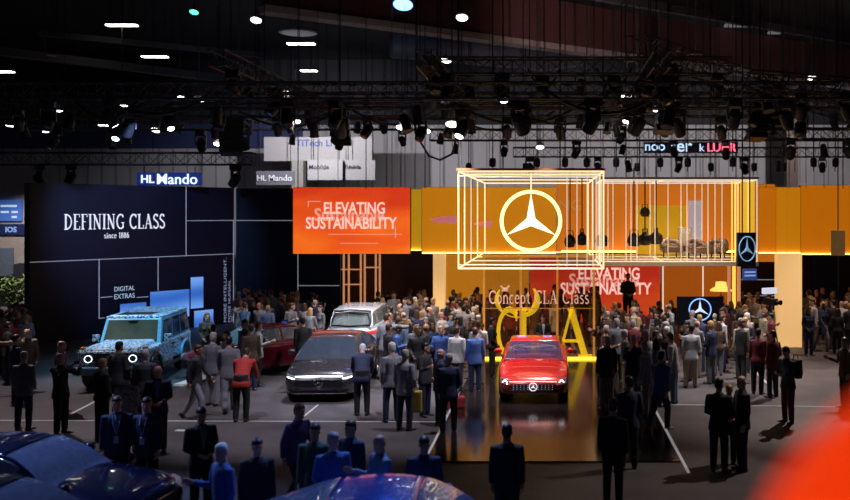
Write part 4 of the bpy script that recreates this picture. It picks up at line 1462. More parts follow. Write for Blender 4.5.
SEDAN = dict(L=4.75, W=1.86, wr=.345, wy=(-1.47, 1.38),
             hw=[(0, .7), (.012, .8), (.04, .9), (.1, .97), (.25, 1.0), (.7, 1.0), (.9, .95), (.97, .88), (1, .74)],
             zb=[(0, .34), (.03, .22), (.1, .18), (.9, .2), (.97, .3), (1, .42)],
             zs=[(0, .56), (.04, .66), (.12, .76), (.3, .84), (.7, .9), (.93, .92), (1, .8)],
             zt=[(0, .6), (.02, .7), (.06, .77), (.15, .86), (.27, .95), (.36, .98), (.7, 1.0), (.84, 1.03), (.96, 1.05), (1, .9)],
             gy=(-1.15, -.35, .75, 1.85), zr=[(-1.15, .9), (-.75, 1.19), (-.35, 1.38), (.1, 1.43), (.75, 1.38), (1.3, 1.2), (1.85, 1.0)], bp=.15)
SALOON = dict(SEDAN, L=4.95, W=1.93, wr=.36, wy=(-1.6, 1.5), gy=(-1.5, -.5, .7, 2.1),
              zt=[(0, .6), (.02, .74), (.06, .82), (.14, .92), (.2, .98), (.36, 1.02), (.7, 1.05), (.86, 1.06), (.96, 1.05), (1, .9)],
              zr=[(-1.5, .95), (-1.0, 1.25), (-.5, 1.46), (.1, 1.52), (.7, 1.46), (1.4, 1.25), (2.1, 1.02)], bp=.1)
ESTATE = dict(SEDAN, L=4.7, W=1.85, wr=.36, wy=(-1.42, 1.4), tw=.74, gy=(-1.2, -.5, 1.95, 2.3),
              zs=[(0, .62), (.04, .76), (.12, .88), (.3, .95), (.7, 1.0), (.93, 1.0), (1, .85)],
              zt=[(0, .65), (.02, .8), (.06, .9), (.15, .99), (.25, 1.06), (.7, 1.1), (.93, 1.1), (.985, 1.08), (1, .95)],
              zr=[(-1.2, 1.0), (-.85, 1.35), (-.5, 1.6), (.1, 1.67), (1.0, 1.66), (1.95, 1.6), (2.15, 1.32), (2.3, 1.06)], bp=.3)

CONCEPT = dict(SEDAN, zs=[(0, .46), (.04, .56), (.12, .7), (.3, .83), (.7, .9), (.93, .92), (1, .8)], zt=[(0, .5), (.02, .6), (.06, .68), (.15, .8), (.27, .92), (.36, .97), (.7, 1.0), (.84, 1.03), (.96, 1.05), (1, .9)], zr=[(-1.15, .88), (-.75, 1.13), (-.35, 1.3), (.1, 1.35), (.75, 1.31), (1.3, 1.16), (1.85, 1.0)])
# --- red concept saloon on the glossy stage
M_REDP = mat('red_paint', (.55, .012, .015), .22, .2, coat=1)
M_PURP = mat('violet_lit_seat', (.35, .25, .6), .6, emit=(.4, .25, .9), es=.12)  # seat emission stands in for violet light inside the cabin
root, hit, strip, patch = car('concept_car', 'shiny red low saloon car on the glossy black stage, facing the viewer', (-.43, 25.3), 0, M_REDP, CONCEPT, glass=mat('violet_glass', (.06, .05, .12), .05, alpha=.38, coat=1), seat=M_PURP, z=.03)
patch('grille', -.58, .58, .32, .48, M_DKTRIM, taper=.12)
dots = MB()
for j in range(3):
    for i in range(12):
        q = hit(-.5 + i * .09, .35 + j * .05, True, .022)
        dots.ball(q, .009, nu=6, nv=4)
dots.build('grille_star_pattern', mat('grille_lit', (.5, .45, .5), .3, emit=(.9, .8, .9), es=.6), root)
emblem(root, hit, .42, .1, emat('emblem_lit', (1, .95, .95), 1.0), .03)
strip('light_bar', [(-.6, .535), (0, .55), (.6, .535)], .01, emat('pink_light_bar', (1, .7, .75), 1.6))
for sx in (-1, 1):
    strip('headlight', [(sx * .6, .47), (sx * .63, .57), (sx * .84, .6), (sx * .82, .5)], .016, M_HL, closed=True)
    strip('headlight_star', [(sx * .66, .52), (sx * .73, .57), (sx * .79, .51)], .018, emat('star_light', (1, .9, .9), 2.2))
    strip('air_intake', [(sx * .5, .3), (sx * .72, .32), (sx * .8, .42)], .03, M_DKTRIM)
strip('splitter', [(-.7, .235), (0, .225), (.7, .235)], .018, M_CHROME)

# --- dark electric saloon
M_GRAPH = mat('graphite_paint', (.075, .068, .08), .25, .6, coat=1)
root, hit, strip, patch = car('saloon_car', 'dark grey saloon car with a white light bar across its nose', (-6.05, 25.5), .05, M_GRAPH, SALOON, glass=mat('blue_grey_glass', (.05, .07, .1), .05, alpha=.5, coat=1))
patch('grille', -.66, .66, .42, .64, M_DKTRIM, taper=.1)
emblem(root, hit, .54, .11)
strip('light_bar', [(-.62, .675), (0, .69), (.62, .675)], .015, M_DRL)
for sx in (-1, 1):
    strip('headlight', [(sx * .6, .67), (sx * .84, .71)], .03, M_HL)
    strip('headlight_strip', [(sx * .6, .62), (sx * .82, .66)], .018, M_DRL)
    strip('air_intake', [(sx * .45, .32), (sx * .75, .36)], .035, M_DKTRIM)
strip('splitter', [(-.7, .235), (0, .225), (.7, .235)], .014, M_CHROME)

# --- silver estate seen from behind
M_SILV = mat('silver_blue_paint', (.6, .7, .78), .25, .3, coat=1)
root, hit, strip, patch = car('estate_car', 'silver blue estate car seen from behind, behind the dark saloon', (-6.62, 32.2), PI, M_SILV, ESTATE, glass=mat('pale_glass', (.3, .38, .4), .08, alpha=.3, coat=1))
# its tailgate rim and roof spoiler
MB().tube([(-.62, 1.98, 1.6), (0, 2.0, 1.64), (.62, 1.98, 1.6)], .055, 8, sq=.6).build('roof_spoiler', M_SILV, root, smooth=True)
rw = [(-.64, 2.27, 1.14), (-.62, 2.19, 1.35), (-.55, 2.1, 1.52), (0, 2.08, 1.56), (.55, 2.1, 1.52), (.62, 2.19, 1.35), (.64, 2.27, 1.14), (0, 2.3, 1.11)]
MB().tube(rw, .035, 6, closed=True).build('window_rim', M_DKTRIM, root)
for sx in (-1, 1):
    strip('tail_light', [(sx * .5, .9), (sx * .86, .92)], .05, M_TAIL, False)
MB().box((-.26, 2.36, .7), (.26, 2.375, .82)).build('number_plate', mat('plate_white', (.7, .7, .7), .5), root)
emblem(root, hit, .93, .07, M_CHROME, .02, False)

# --- burgundy car behind the crowd
M_BURG = mat('burgundy_paint', (.14, .008, .018), .25, .3, coat=1)
root, hit, strip, patch = car('coupe_car', 'burgundy car half hidden by visitors left of the dark saloon', (-8.85, 27.85), -.7, M_BURG, SEDAN, glass=mat('pale_glass', (.3, .38, .4), .08, alpha=.3))
patch('grille', -.6, .6, .4, .6, M_DKTRIM, taper=.12)
emblem(root, hit, .5, .12)
for sx in (-1, 1):
    strip('headlight', [(sx * .6, .64), (sx * .84, .68)], .045, M_HL)

# --- cars in the dark foreground
M_DBLUE = mat('night_blue_paint', (.012, .02, .08), .2, .4, coat=1)
M_BBLUE = mat('bright_blue_paint', (.02, .1, .55), .22, .4, coat=1)
M_MID = mat('midnight_paint', (.02, .03, .06), .18, .5, coat=1)
for nm, lab, loc, rz, pm in (('saloon_car', 'dark blue car with pale windscreen glare at the lower left corner', (-8.2, 13.7), 1.5, M_DBLUE), ('saloon_car', 'midnight blue car cut by the bottom edge below the lower left car', (-7.35, 11.4), 1.53, M_MID), ('saloon_car', 'bright blue car cut by the bottom edge under the visitors in blue', (-2.0, 11.4), 1.62, M_BBLUE)):
    root, hit, strip, patch = car(nm, lab, loc, rz, pm, SEDAN, 'cars in the dark foreground', glass=mat('blue_glare_glass', (.2, .25, .4), .08, alpha=.75, coat=1))
    patch('grille', -.6, .6, .4, .6, M_DKTRIM, taper=.12)
    for sx in (-1, 1):
        strip('headlight', [(sx * .6, .64), (sx * .84, .68)], .045, M_HL)

# --- pale blue off-roader
M_CAMO = mat('camouflage_wrap', (.3, .4, .5), .4, coat=.4)
n, Lk = M_CAMO.node_tree.nodes, M_CAMO.node_tree.links
vo = n.new('ShaderNodeTexVoronoi')
vo.inputs['Scale'].default_value = 13
nz = n.new('ShaderNodeTexNoise')
nz.inputs['Scale'].default_value = 16
nz.inputs['Detail'].default_value = 1
tc = n.new('ShaderNodeTexCoord')
mx = n.new('ShaderNodeMath')
mx.operation = 'MULTIPLY'
cr = n.new('ShaderNodeValToRGB')
cr.color_ramp.interpolation = 'CONSTANT'
e = cr.color_ramp.elements
e[0].position, e[0].color = 0, (.05, .12, .25, 1)
e[1].position, e[1].color = .49, (.55, .7, .82, 1)
Lk.new(tc.outputs['Object'], nz.inputs['Vector'])
Lk.new(nz.outputs['Fac'], cr.inputs['Fac'])
Lk.new(cr.outputs['Color'], n['Principled BSDF'].inputs['Base Color'])
n.remove(vo)
n.remove(mx)
M_SKYP = mat('sky_blue_paint', (.16, .5, .72), .3, .1, coat=.8)
gc = ground(116, 393)
t = thing('off_road_car', 'pale blue boxy off-roader in a camouflage wrap in front of the black wall', 'car', (gc.x - .45, gc.y + 2.35, 0), .11)
low = MB()
sec = [(.86, .52), (.9, .62), (.9, 1.12), (.87, 1.17)]
low.box((-.88, -2.2, .52), (.88, 2.2, 1.15))
o = low.build('body', M_CAMO, t, bevel=.05)
cut = MB()
for wy in (-1.42, 1.42):
    for sx in (-1, 1):
        cut.lathe([(.46, -.25), (.46, .25)], Matrix.Translation((sx * .9, wy, .42)) @ Matrix.Rotation(PI / 2, 4, 'Y'), 28)
cm = bpy.data.objects.new('cut', cut.mesh('cut'))
C.objects.link(cm)
md = o.modifiers.new('b', 'BOOLEAN')
md.object = cm
md.solver = 'EXACT'
dg = bpy.context.evaluated_depsgraph_get()
dg.update()
me2 = bpy.data.meshes.new_from_object(o.evaluated_get(dg))
o.modifiers.clear()
o.data = me2
bpy.data.objects.remove(cm)
MB().loft([[Vector(v) for v in r_] for r_ in ([(-.68, -2.14, 1.1), (.68, -2.14, 1.1), (.66, -2.1, 1.2), (-.66, -2.1, 1.2)], [(-.7, -1.5, 1.1), (.7, -1.5, 1.1), (.66, -1.5, 1.26), (-.66, -1.5, 1.26)], [(-.72, -.72, 1.1), (.72, -.72, 1.1), (.66, -.72, 1.28), (-.66, -.72, 1.28)])]).build('bonnet', M_CAMO, t, bevel=.015)
for sx in (-1, 1):
    a, b = sorted((sx * .7, sx * .93))
    f = MB().box((a, -2.16, 1.06), (b, -.8, 1.18)).build('front_fender', M_CAMO, t, bevel=.04)
    MB().box((sx * .82 - .06, -2.05, 1.18), (sx * .82 + .06, -1.9, 1.25)).build('indicator', mat('amber_lens', (.6, .3, .05), .2), f, bevel=.02)
    for wy in (-1.42, 1.42):
        MB().tube([(sx * .92, wy + .5 * math.cos(PI * i / 10), .44 + .5 * math.sin(PI * i / 10)) for i in range(11)], .06, 6).build('wheel_flare', M_DKTRIM if wy < 0 else M_SKYP, t, smooth=True)
    for wy in (-1.42, 1.42):
        wheel(t, sx * .8, wy, .41, .26)
    MB().box((sx * .95 - .06, -1.0, .42), (sx * .95 + .06, 1.0, .48)).build('running_board', M_DKTRIM, t)
t.scale = (1, 1, .955)
# cabin
cb = [(-.85, -.78), (.85, -.78), (.85, 2.18), (-.85, 2.18)]
ct = [(-.77, -.42), (.77, -.42), (.77, 2.12), (-.77, 2.12)]
cab = MB().loft([[Vector((x, y, 1.13)) for x, y in cb], [Vector((x, y, 1.88)) for x, y in ct]])
cab.build('cabin', M_SKYP, t, bevel=.03)
MB().loft([[Vector((x * 1.02, y, 1.86)) for x, y in ct], [Vector((x * 1.02, y, 1.93)) for x, y in ct], [Vector((x * .9, y * .97 + .03, 1.975)) for x, y in ct]]).build('roof', M_CAMO, t, bevel=.02)
MB().box((-.5, -.3, 1.965), (.46, .35, 1.985)).build('sunroof', M_DKTRIM, t)


def pane_on(nm, p00, p10, p11, p01, m_, nrm, d=.02, par=t):
    nrm = Vector(nrm)
    vs = [Vector(p) + nrm * k for k in (-.005, d) for p in (p00, p10, p11, p01)]
    return MB().add(vs, [(3, 2, 1, 0), (4, 5, 6, 7), (0, 1, 5, 4), (1, 2, 6, 5), (2, 3, 7, 6), (3, 0, 4, 7)]).build(nm, m_, par)


M_GG = mat('olive_glass', (.075, .08, .055), .08, coat=1, var=.3, scale=1.5)
M_SG = mat('dark_side_glass', (.02, .03, .05), .05, coat=1)


def cabp(u, v, face):      # u along the face, v up
    if face == 'f':
        return Vector((-.85 + .08 * v + u * (1.7 - .16 * v), -.78 + .36 * v, 1.13 + .75 * v))
    y = (-.78 + .36 * v) + u * (2.96 - .42 * v)
    return Vector(((.85 - .08 * v) * face, y, 1.13 + .75 * v))


ws = pane_on('windscreen', cabp(.06, .1, 'f'), cabp(.94, .1, 'f'), cabp(.94, .93, 'f'), cabp(.06, .93, 'f'), M_GG, (0, -.9, .43))
MB().box((-.12, -.52, 1.76), (.12, -.46, 1.83)).build('interior_mirror', M_DKTRIM, t)
for x in (-.5, .25):
    MB().tube([(x, -.76, 1.2), (x + .45, -.7, 1.3)], .012, 5).build('wiper', M_DKTRIM, t)
for sx in (-1, 1):
    for u0, u1 in ((.07, .36), (.4, .64), (.68, .95)):
        pane_on('side_window', cabp(u0, .14, sx), cabp(u1, .14, sx), cabp(u1, .9, sx), cabp(u0, .9, sx), M_SG, (sx, 0, .1))
    for u in (.1, .42):
        q = cabp(u, 0, sx)
        MB().box((sx * .9 - .03, q.y + .65, 1.0), (sx * .9 + .03, q.y + .85, 1.04)).build('door_handle', M_DKTRIM, t)
    m_ = MB().box((sx * 1.0 - .1, -.62, 1.2), (sx * 1.0 + .1, -.52, 1.42)).build('wing_mirror', M_CAMO, t, bevel=.03)
    MB().tube([(sx * .84, -.55, 1.2), (sx * .95, -.56, 1.24)], .03, 6).build('arm', M_DKTRIM, m_)
    R = Matrix.Translation((sx * .58, -2.2, .95)) @ Matrix.Rotation(PI / 2, 4, 'X')
    h = MB().lathe([(.12, -.02), (.13, .02), (.125, .05), (.1, .05)], R, 24).build('headlight', M_DKTRIM, t)
    MB().lathe([(.098, .03), (.07, .05), (.02, .055)], R, 20).build('lens', mat('dark_lens_car', (.06, .06, .07), .1, coat=1), h)
    MB().tube([R @ Vector((.098 * math.cos(2 * PI * i / 20), .098 * math.sin(2 * PI * i / 20), .055)) for i in range(20)], .011, 6, closed=True).build('light_ring', emat('ring_light_white', (.85, .95, 1), 2.5), h)
g_ = MB().box((-.44, -2.24, .76), (.44, -2.18, 1.1)).build('grille', M_DKTRIM, t, bevel=.015)
for z_ in (.84, .93, 1.02):
    MB().box((-.42, -2.27, z_ - .018), (.42, -2.24, z_ + .018)).build('grille_bar', mat('grille_bar_metal', (.08, .1, .14), .3, .6), g_)
st, rg = star_mb(.1, .012, Matrix.Translation((0, -2.275, .93)) @ FRONT, .1)
so = st.build('star_emblem', M_CHROME, t)
rg.build('ring', M_CHROME, so)
MB().box((-.95, -2.36, .5), (.95, -2.18, .72)).build('bumper', mat('bumper_blue', (.1, .22, .34), .4), t, bevel=.04)
MB().box((-.6, -2.3, .36), (.6, -2.1, .5)).build('skid_plate', M_DKTRIM, t, bevel=.02)
MB().lathe([(.02, -.1), (.36, -.1), (.38, 0), (.36, .14), (.02, .16)], Matrix.Translation((0, 2.3, 1.05)) @ Matrix.Rotation(-PI / 2, 4, 'X'), 24).build('spare_wheel_cover', M_SKYP, t)
for y in (-1.42, 1.42):
    MB().tube([(-.75, y, .42), (.75, y, .42)], .06, 8).build('axle', M_DKTRIM, t)

# --- big orange shape close to the viewer
c = P(1026, 646, .75)
t = thing('orange_lantern', 'big blurred orange red rounded lantern at the lower right corner', 'lantern', (c.x, c.y, 0))
MB().ball((0, 0, c.z), (.237, .2, .237), nu=40, nv=24).build('shade', mat('orange_glow', (.9, .12, .02), .5, emit=(1, .045, .003), es=.85), t, smooth=True)
MB().tube([(0, 0, .02), (0, 0, c.z - .22)], .015, 8).build('pole', M_BLK, t)
MB().lathe([(.02, 0), (.25, 0), (.25, .03), (.04, .05)]).build('base', M_BLK, t)

# ------------------------------------------------------------------ people
def baked(mb, vox, dec, smooth=6, name='body'):
    me = mb.mesh(name)
    o = bpy.data.objects.new(name, me)
    C.objects.link(o)
    md = o.modifiers.new('r', 'REMESH')
    md.mode = 'VOXEL'
    md.voxel_size = vox
    if smooth:
        md = o.modifiers.new('s', 'SMOOTH')
        md.iterations = smooth
        md.factor = .5
    md = o.modifiers.new('d', 'DECIMATE')
    md.ratio = dec
    dg = bpy.context.evaluated_depsgraph_get()
    dg.update()
    r = bpy.data.meshes.new_from_object(o.evaluated_get(dg))
    r.name = name
    bpy.data.objects.remove(o)
    for p in r.polygons:
        p.use_smooth = True
    return r


def ring(c, ax, ay, n=14, tilt=None):
    q = [Vector((ax * math.cos(2 * PI * k / n), ay * math.sin(2 * PI * k / n), 0)) for k in range(n)]
    if tilt:
        q = [tilt @ v for v in q]
    return [Vector(c) + v for v in q]


def make_pose(lean=0., twist=0., head=(0., 0.), arms=None, legs=None, coat=.78, hair='short', female=False, seed=0, drop=0.):
    """Joint based figure, 1.75 m tall, facing -Y. arms/legs: two (upper, lower) direction pairs, own right side (-X) first."""
    K = {}
    R_up = Matrix.Rotation(lean, 4, 'X') @ Matrix.Rotation(twist, 4, 'Z')
    piv = Vector((0, 0, .93))

    def up(p):
        return piv + R_up @ (Vector(p) - piv)
    arms = arms or (((-.12, .03, -1), (-.04, -.2, -1)), ((.12, .03, -1), (.04, -.2, -1)))
    legs = legs or (((-.03, -.02, -1), (-.01, .04, -1)), ((.03, -.02, -1), (.01, .04, -1)))
    sw = .165 if female else .185
    body, top, low = MB(), MB(), MB()
    shoes = [MB(), MB()]
    # trunk
    tr = [(.84, .13, .09), (.92, .16, .112), (1.04, .14, .1), (1.18, .148, .105), (1.32, .168, .112), (1.40, .155, .095), (1.455, .095, .07), (1.49, .062, .06), (1.56, .056, .06)]
    if female:
        tr = [(z, a * (.9 if z > 1.0 else 1.02), b) for z, a, b in tr]
    body.loft([[up(v) for v in ring((0, .005, z), a, b)] for z, a, b in tr])
    ct = [(coat, .208, .152), (coat + .08, .205, .15), (1.0, .18, .134), (1.06, .168, .125), (1.2, .176, .13), (1.33, .192, .134), (1.42, .172, .112), (1.468, .1, .082), (1.5, .074, .075)]
    if female:
        ct = [(z, a * (.9 if z > .95 else 1.0), b) for z, a, b in ct]
    top.loft([[up(v) if z > .93 else Vector(v) * 1 for v in ring((0, .005, z), a, b)] for z, a, b in ct])
    if female:
        for sx in (-.075, .075):
            top.ball(up((sx, -.085, 1.27)), (.075, .07, .075))
    # legs
    for k, sx in enumerate((-1, 1)):
        hip = Vector((sx * .09, 0, .9 - drop))
        d1, d2 = Vector(legs[k][0]).normalized(), Vector(legs[k][1]).normalized()
        kn = hip + d1 * .43
        an = kn + d2 * .41
        body.tube([hip, hip.lerp(kn, .5), kn, kn.lerp(an, .35), an], [.085, .075, .054, .055, .038], 10)
        low.tube([hip + Vector((0, 0, .04)), hip.lerp(kn, .4), kn, kn.lerp(an, .4), an - d2 * -.01], [.1, .094, .077, .073, .063], 12)
        f = Vector((sx * .25, -1, 0)).normalized()
        T = Matrix.Translation(an) @ Matrix.Rotation(math.atan2(f.x, -f.y), 4, 'Z')
        if d2.y > .5:
            T = T @ Matrix.Rotation(.7, 4, 'X')
        body.ball((0, -.05, -.05), (.038, .11, .03), T)
        shoes[k].ball((0, -.055, -.052), (.05, .142, .032), T)
        shoes[k].ball((0, .02, -.03), (.045, .06, .05), T)
        shoes[k].box((-.043, -.175, -.087), (.043, .07, -.066), T)
    low.loft([ring((0, .005, z), a, b) for z, a, b in ((.8 - drop, .14, .11), (.9 - drop, .172, .128), (1.0 - drop, .165, .122), (1.05 - drop, .155, .115))])
    # head
    hm = up((0, -.015, 1.635))
    HR = Matrix.Translation(hm) @ (R_up.to_3x3().to_4x4()) @ Matrix.Rotation(head[0], 4, 'Z') @ Matrix.Rotation(head[1] - lean * .5, 4, 'X')
    hr = [(-.112, .03, .035, -.045), (-.1, .045, .055, -.035), (-.06, .058, .078, -.016), (-.02, .066, .088, -.004), (.02, .071, .094, 0), (.06, .071, .092, .004), (.09, .058, .076, .008), (.108, .036, .05, .01), (.115, .012, .018, .012)]
    body.loft([[HR @ v for v in ring((0, yo, z), a, b, 16)] for z, a, b, yo in hr])
    body.tube([HR @ Vector((0, -.09, .025)), HR @ Vector((0, -.108, -.012)), HR @ Vector((0, -.098, -.026))], [.008, .016, .012], 8)
    body.tube([HR @ Vector((-.022, -.086, -.058)), HR @ Vector((0, -.094, -.056)), HR @ Vector((.022, -.086, -.058))], [.006, .01, .006], 6)
    body.tube([HR @ Vector((-.045, -.078, .04)), HR @ Vector((0, -.094, .036)), HR @ Vector((.045, -.078, .04))], [.009, .011, .009], 6)
    for sx in (-1, 1):
        body.ball((sx * .073, .008, -.002), (.011, .02, .032), HR)
    body.tube([up((0, .02, 1.47)), hm + Vector((0, .02, -.05))], [.06, .056], 12)
    # arms and hands
    hands = []
    for k, sx in enumerate((-1, 1)):
        sh = up((sx * sw, .01, 1.41))
        d1, d2 = Vector(arms[k][0]).normalized(), Vector(arms[k][1]).normalized()
        el = sh + d1 * .29
        wr = el + d2 * .25
        inn = up((sx * (sw - .07), .01, 1.4))
        body.tube([inn, sh, sh.lerp(el, .5), el, el.lerp(wr, .4), wr], [.05, .055, .046, .04, .039, .028], 10)
        top.tube([inn, sh, sh.lerp(el, .5), el, wr - d2 * .012], [.068, .074, .066, .058, .047], 10)
        # hand
        n = d1.cross(d2)
        side = Vector((-sx, 0, 0)) - d2 * Vector((-sx, 0, 0)).dot(d2)
        if side.length < .2:
            side = Vector((0, 0, -1)) - d2 * Vector((0, 0, -1)).dot(d2)
        pn = side.normalized()                    # palm normal, towards the body
        ac = d2.cross(pn) * sx
        if ac.y > 0 and abs(d2.z) > .5:
            ac = -ac
        ac.normalize()                             # thumb side
        HM = Matrix(((ac.x, pn.x, d2.x, wr.x), (ac.y, pn.y, d2.y, wr.y), (ac.z, pn.z, d2.z, wr.z), (0, 0, 0, 1)))
        body.loft([[HM @ v for v in ring((0, 0, z), a, b, 10)] for z, a, b in ((-.02, .026, .021), (.02, .034, .018), (.06, .041, .016), (.09, .041, .014))])
        for f, (x0, ln) in enumerate(((.031, .068), (.011, .078), (-.010, .072), (-.030, .056))):
            p0 = Vector((x0, 0, .08))
            p1 = p0 + Vector((x0 * .1, .006, ln * .45))
            p2 = p1 + Vector((0, .018, ln * .32))
            p3 = p2 + Vector((0, .02, ln * .18))
            body.tube([HM @ q for q in (p0, p1, p2, p3)], [.0095, .0092, .0085, .007], 7)
        body.tube([HM @ Vector(q) for q in ((.024, .004, .02), (.05, .014, .05), (.055, .024, .078), (.052, .03, .095))], [.013, .012, .0105, .008], 7)
        hands.append(HM @ Vector((0, .035, .08)))
    K['body'] = baked(body, .0075, .22, 3)
    K['jacket'] = baked(top, .014, .3, 6, 'jacket')
    K['trousers'] = baked(low, .014, .3, 5, 'trousers')
    K['shoes'] = [s.mesh('shoe', None, True) for s in shoes]
    # front of the shirt, set between the lapels
    sv = MB()
    pts = []
    for z, wd in ((1.46, .045), (1.38, .05), (1.28, .036), (1.18, .02), (1.1, .008)):
        dp = -(interp([(1.0, .128), (1.2, .132), (1.33, .136), (1.42, .114), (1.468, .084), (1.5, .077)], z) + .004) + .005
        pts.append([up(Vector((x, dp + abs(x) * .12 + dy, z))) for x, dy in ((-wd, 0), (0, -.004), (wd, 0), (wd, .03), (0, .03), (-wd, .03))])
    sv.loft(pts)
    K['shirt_front'] = sv.mesh('shirt_front', None)
    lz = MB()
    lz.tube([up((-.06, -.085, 1.46)), up((-.05, -.152, 1.33)), up((0, -.152, 1.12)), up((.05, -.152, 1.33)), up((.06, -.085, 1.46))], .007, 5)
    lz.box((-.04, -.166, 1.0), (.04, -.15, 1.12), Matrix.Translation(piv) @ R_up @ Matrix.Translation(-piv))
    K['lanyard'] = lz.mesh('lanyard')
    # hair
    hs = MB()
    for z, a, b, yo in ():
        pass
    hs.loft([[HR @ v for v in ring((0, yo, z), a, b, 16)] for z, a, b, yo in ((.036, .077, .078, .03), (.058, .081, .1, .006), (.095, .075, .093, .006), (.122, .055, .068, .01), (.138, .02, .03, .014))])
    hs.loft([[HR @ v for v in ring((0, yo, z), a, b, 16)] for z, a, b, yo in ((-.06, .05, .03, .062), (-.02, .071, .055, .045), (.03, .077, .07, .034), (.06, .076, .08, .024))])
    K['hair_short'] = baked(hs, .009, .35, 3, 'hair')
    for sx in (-1, 1):
        hs.tube([HR @ Vector((sx * .06, .03, .05)), HR @ Vector((sx * .08, .03, -.03)), HR @ Vector((sx * .08, .045, -.14)), HR @ Vector((sx * .07, .06, -.22))], [.03, .034, .034, .02], 8)
    hs.loft([[HR @ v for v in ring((0, yo, z), a, b, 14)] for z, a, b, yo in ((-.25, .06, .02, .085), (-.18, .085, .035, .08), (-.08, .082, .05, .065), (.02, .078, .06, .045))])
    K['hair_long'] = baked(hs, .01, .3, 3, 'hair')
    fr = MB()
    fr.loft([[HR @ v for v in ring((0, yo, z), a, b, 16)] for z, a, b, yo in ((-.055, .05, .03, .064), (-.03, .073, .052, .048), (.01, .077, .06, .042), (.028, .074, .058, .044))])
    K['hair_fringe'] = baked(fr, .009, .4, 2, 'hair')
    ey = MB()
    for sx in (-1, 1):
        ey.ball((sx * .03, -.083, .014), (.012, .01, .007), HR, 8, 5)
    K['eyes'] = ey.mesh('eyes')
    K['hands'] = hands
    K['head'] = HR
    K['back'] = Matrix.Translation(piv) @ R_up @ Matrix.Translation(-piv)
    return K


S2 = ((-.1, -.05, -1), (.05, -.55, -.6))
POSES = {
    'stand': make_pose(),
    'relax': make_pose(twist=.15, head=(.3, .05), arms=(((-.2, .12, -1), (.25, -.5, -.55)), ((.14, .05, -1), (.02, -.25, -1))), legs=(((-.05, -.06, -1), (0, .06, -1)), ((.1, .02, -1), (.03, .05, -1)))),
    'clasp': make_pose(head=(-.2, .12), arms=(((-.18, .0, -1), (.62, -.75, -.35)), ((.18, .0, -1), (-.62, -.75, -.35)))),
    'photo': make_pose(lean=-.04, head=(0, .02), arms=(((-.2, -.75, -.45), (.35, -.55, .75)), ((.2, -.75, -.45), (-.35, -.55, .75)))),
    'phone': make_pose(lean=.06, head=(.1, .4), arms=(((-.12, -.1, -1), (.45, -.85, .15)), ((.16, .02, -1), (-.5, -.8, .05)))),
    'walk': make_pose(lean=.06, arms=(((-.12, .4, -1), (-.02, .0, -1)), ((.12, -.35, -1), (0, -.7, -.8))), legs=(((-.02, -.42, -1), (0, .05, -1)), ((.02, .3, -1), (0, .62, -1))), drop=.035),
    'talk': make_pose(head=(.5, 0), twist=.1, arms=(((-.2, -.25, -1), (-.1, -.9, .35)), ((.14, .05, -1), (.04, -.3, -1)))),
    'reach': make_pose(lean=.12, head=(-.5, 0), arms=(((-.9, -.35, -.05), (-.9, -.3, .1)), ((.14, .05, -1), (.04, -.3, -1)))),
    'bend': make_pose(lean=.75, head=(0, .1), arms=(((-.15, -.5, -1), (.1, -.7, -.7)), ((.15, -.5, -1), (-.1, -.7, -.7))), legs=(((-.05, -.1, -1), (0, .15, -1)), ((.05, -.1, -1), (0, .15, -1))), drop=.0),
    'lady': make_pose(female=True, head=(.25, 0), coat=.86, arms=(((-.14, .06, -1), (.35, -.6, -.6)), ((.12, .05, -1), (.03, -.25, -1))), legs=(((.0, -.03, -1), (0, .05, -1)), ((.06, .0, -1), (.0, .04, -1)))),
    'ladywalk': make_pose(female=True, coat=.6, lean=.04, arms=(((-.12, -.3, -1), (0, -.6, -.85)), ((.12, .35, -1), (.02, .0, -1))), legs=(((-.02, .3, -1), (0, .6, -1)), ((.02, -.4, -1), (0, .05, -1))), drop=.035),
}
SKIN = [mat(f'skin_{n_}', c_, .55, var=.06, scale=30) for n_, c_ in (('fair', (.62, .38, .28)), ('rosy', (.58, .3, .22)), ('tan', (.45, .25, .16)), ('brown', (.22, .11, .07)))]
HAIRC = {'dark': mat('hair_dark', (.012, .01, .009), .5), 'brown': mat('hair_brown', (.06, .03, .015), .5), 'grey': mat('hair_grey', (.32, .31, .3), .6), 'blond': mat('hair_blond', (.42, .26, .1), .5), 'red': mat('hair_red', (.3, .08, .03), .5), 'white': mat('hair_white', (.6, .58, .57), .6)}
CLOTH = {n_: mat('cloth_' + n_.replace(' ', '_'), c_, .8, var=.18, scale=25) for n_, c_ in (('black', (.012, .012, .014)), ('charcoal', (.035, .035, .04)), ('grey', (.15, .15, .165)), ('pale-grey', (.24, .24, .27)), ('navy', (.018, .025, .07)), ('blue', (.04, .1, .32)), ('light-blue', (.13, .2, .33)), ('white', (.46, .45, .46)), ('cream', (.4, .33, .25)), ('brown', (.09, .05, .03)), ('burgundy', (.14, .015, .02)), ('red', (.4, .025, .02)), ('beige', (.24, .18, .13)), ('green', (.04, .09, .06)), ('purple', (.1, .06, .2)), ('yellow', (.5, .35, .04)))}
LEO = mat('cloth_leopard', (.3, .2, .14), .8)
nn = LEO.node_tree.nodes
vo = nn.new('ShaderNodeTexVoronoi')
vo.inputs['Scale'].default_value = 22
cr = nn.new('ShaderNodeValToRGB')
cr.color_ramp.elements[0].position, cr.color_ramp.elements[0].color = .28, (.05, .03, .03, 1)
cr.color_ramp.elements[1].position, cr.color_ramp.elements[1].color = .36, (.42, .32, .26, 1)
tc = nn.new('ShaderNodeTexCoord')
LEO.node_tree.links.new(tc.outputs['Object'], vo.inputs['Vector'])
LEO.node_tree.links.new(vo.outputs['Distance'], cr.inputs['Fac'])
LEO.node_tree.links.new(cr.outputs['Color'], nn['Principled BSDF'].inputs['Base Color'])
CLOTH['leopard print'] = LEO
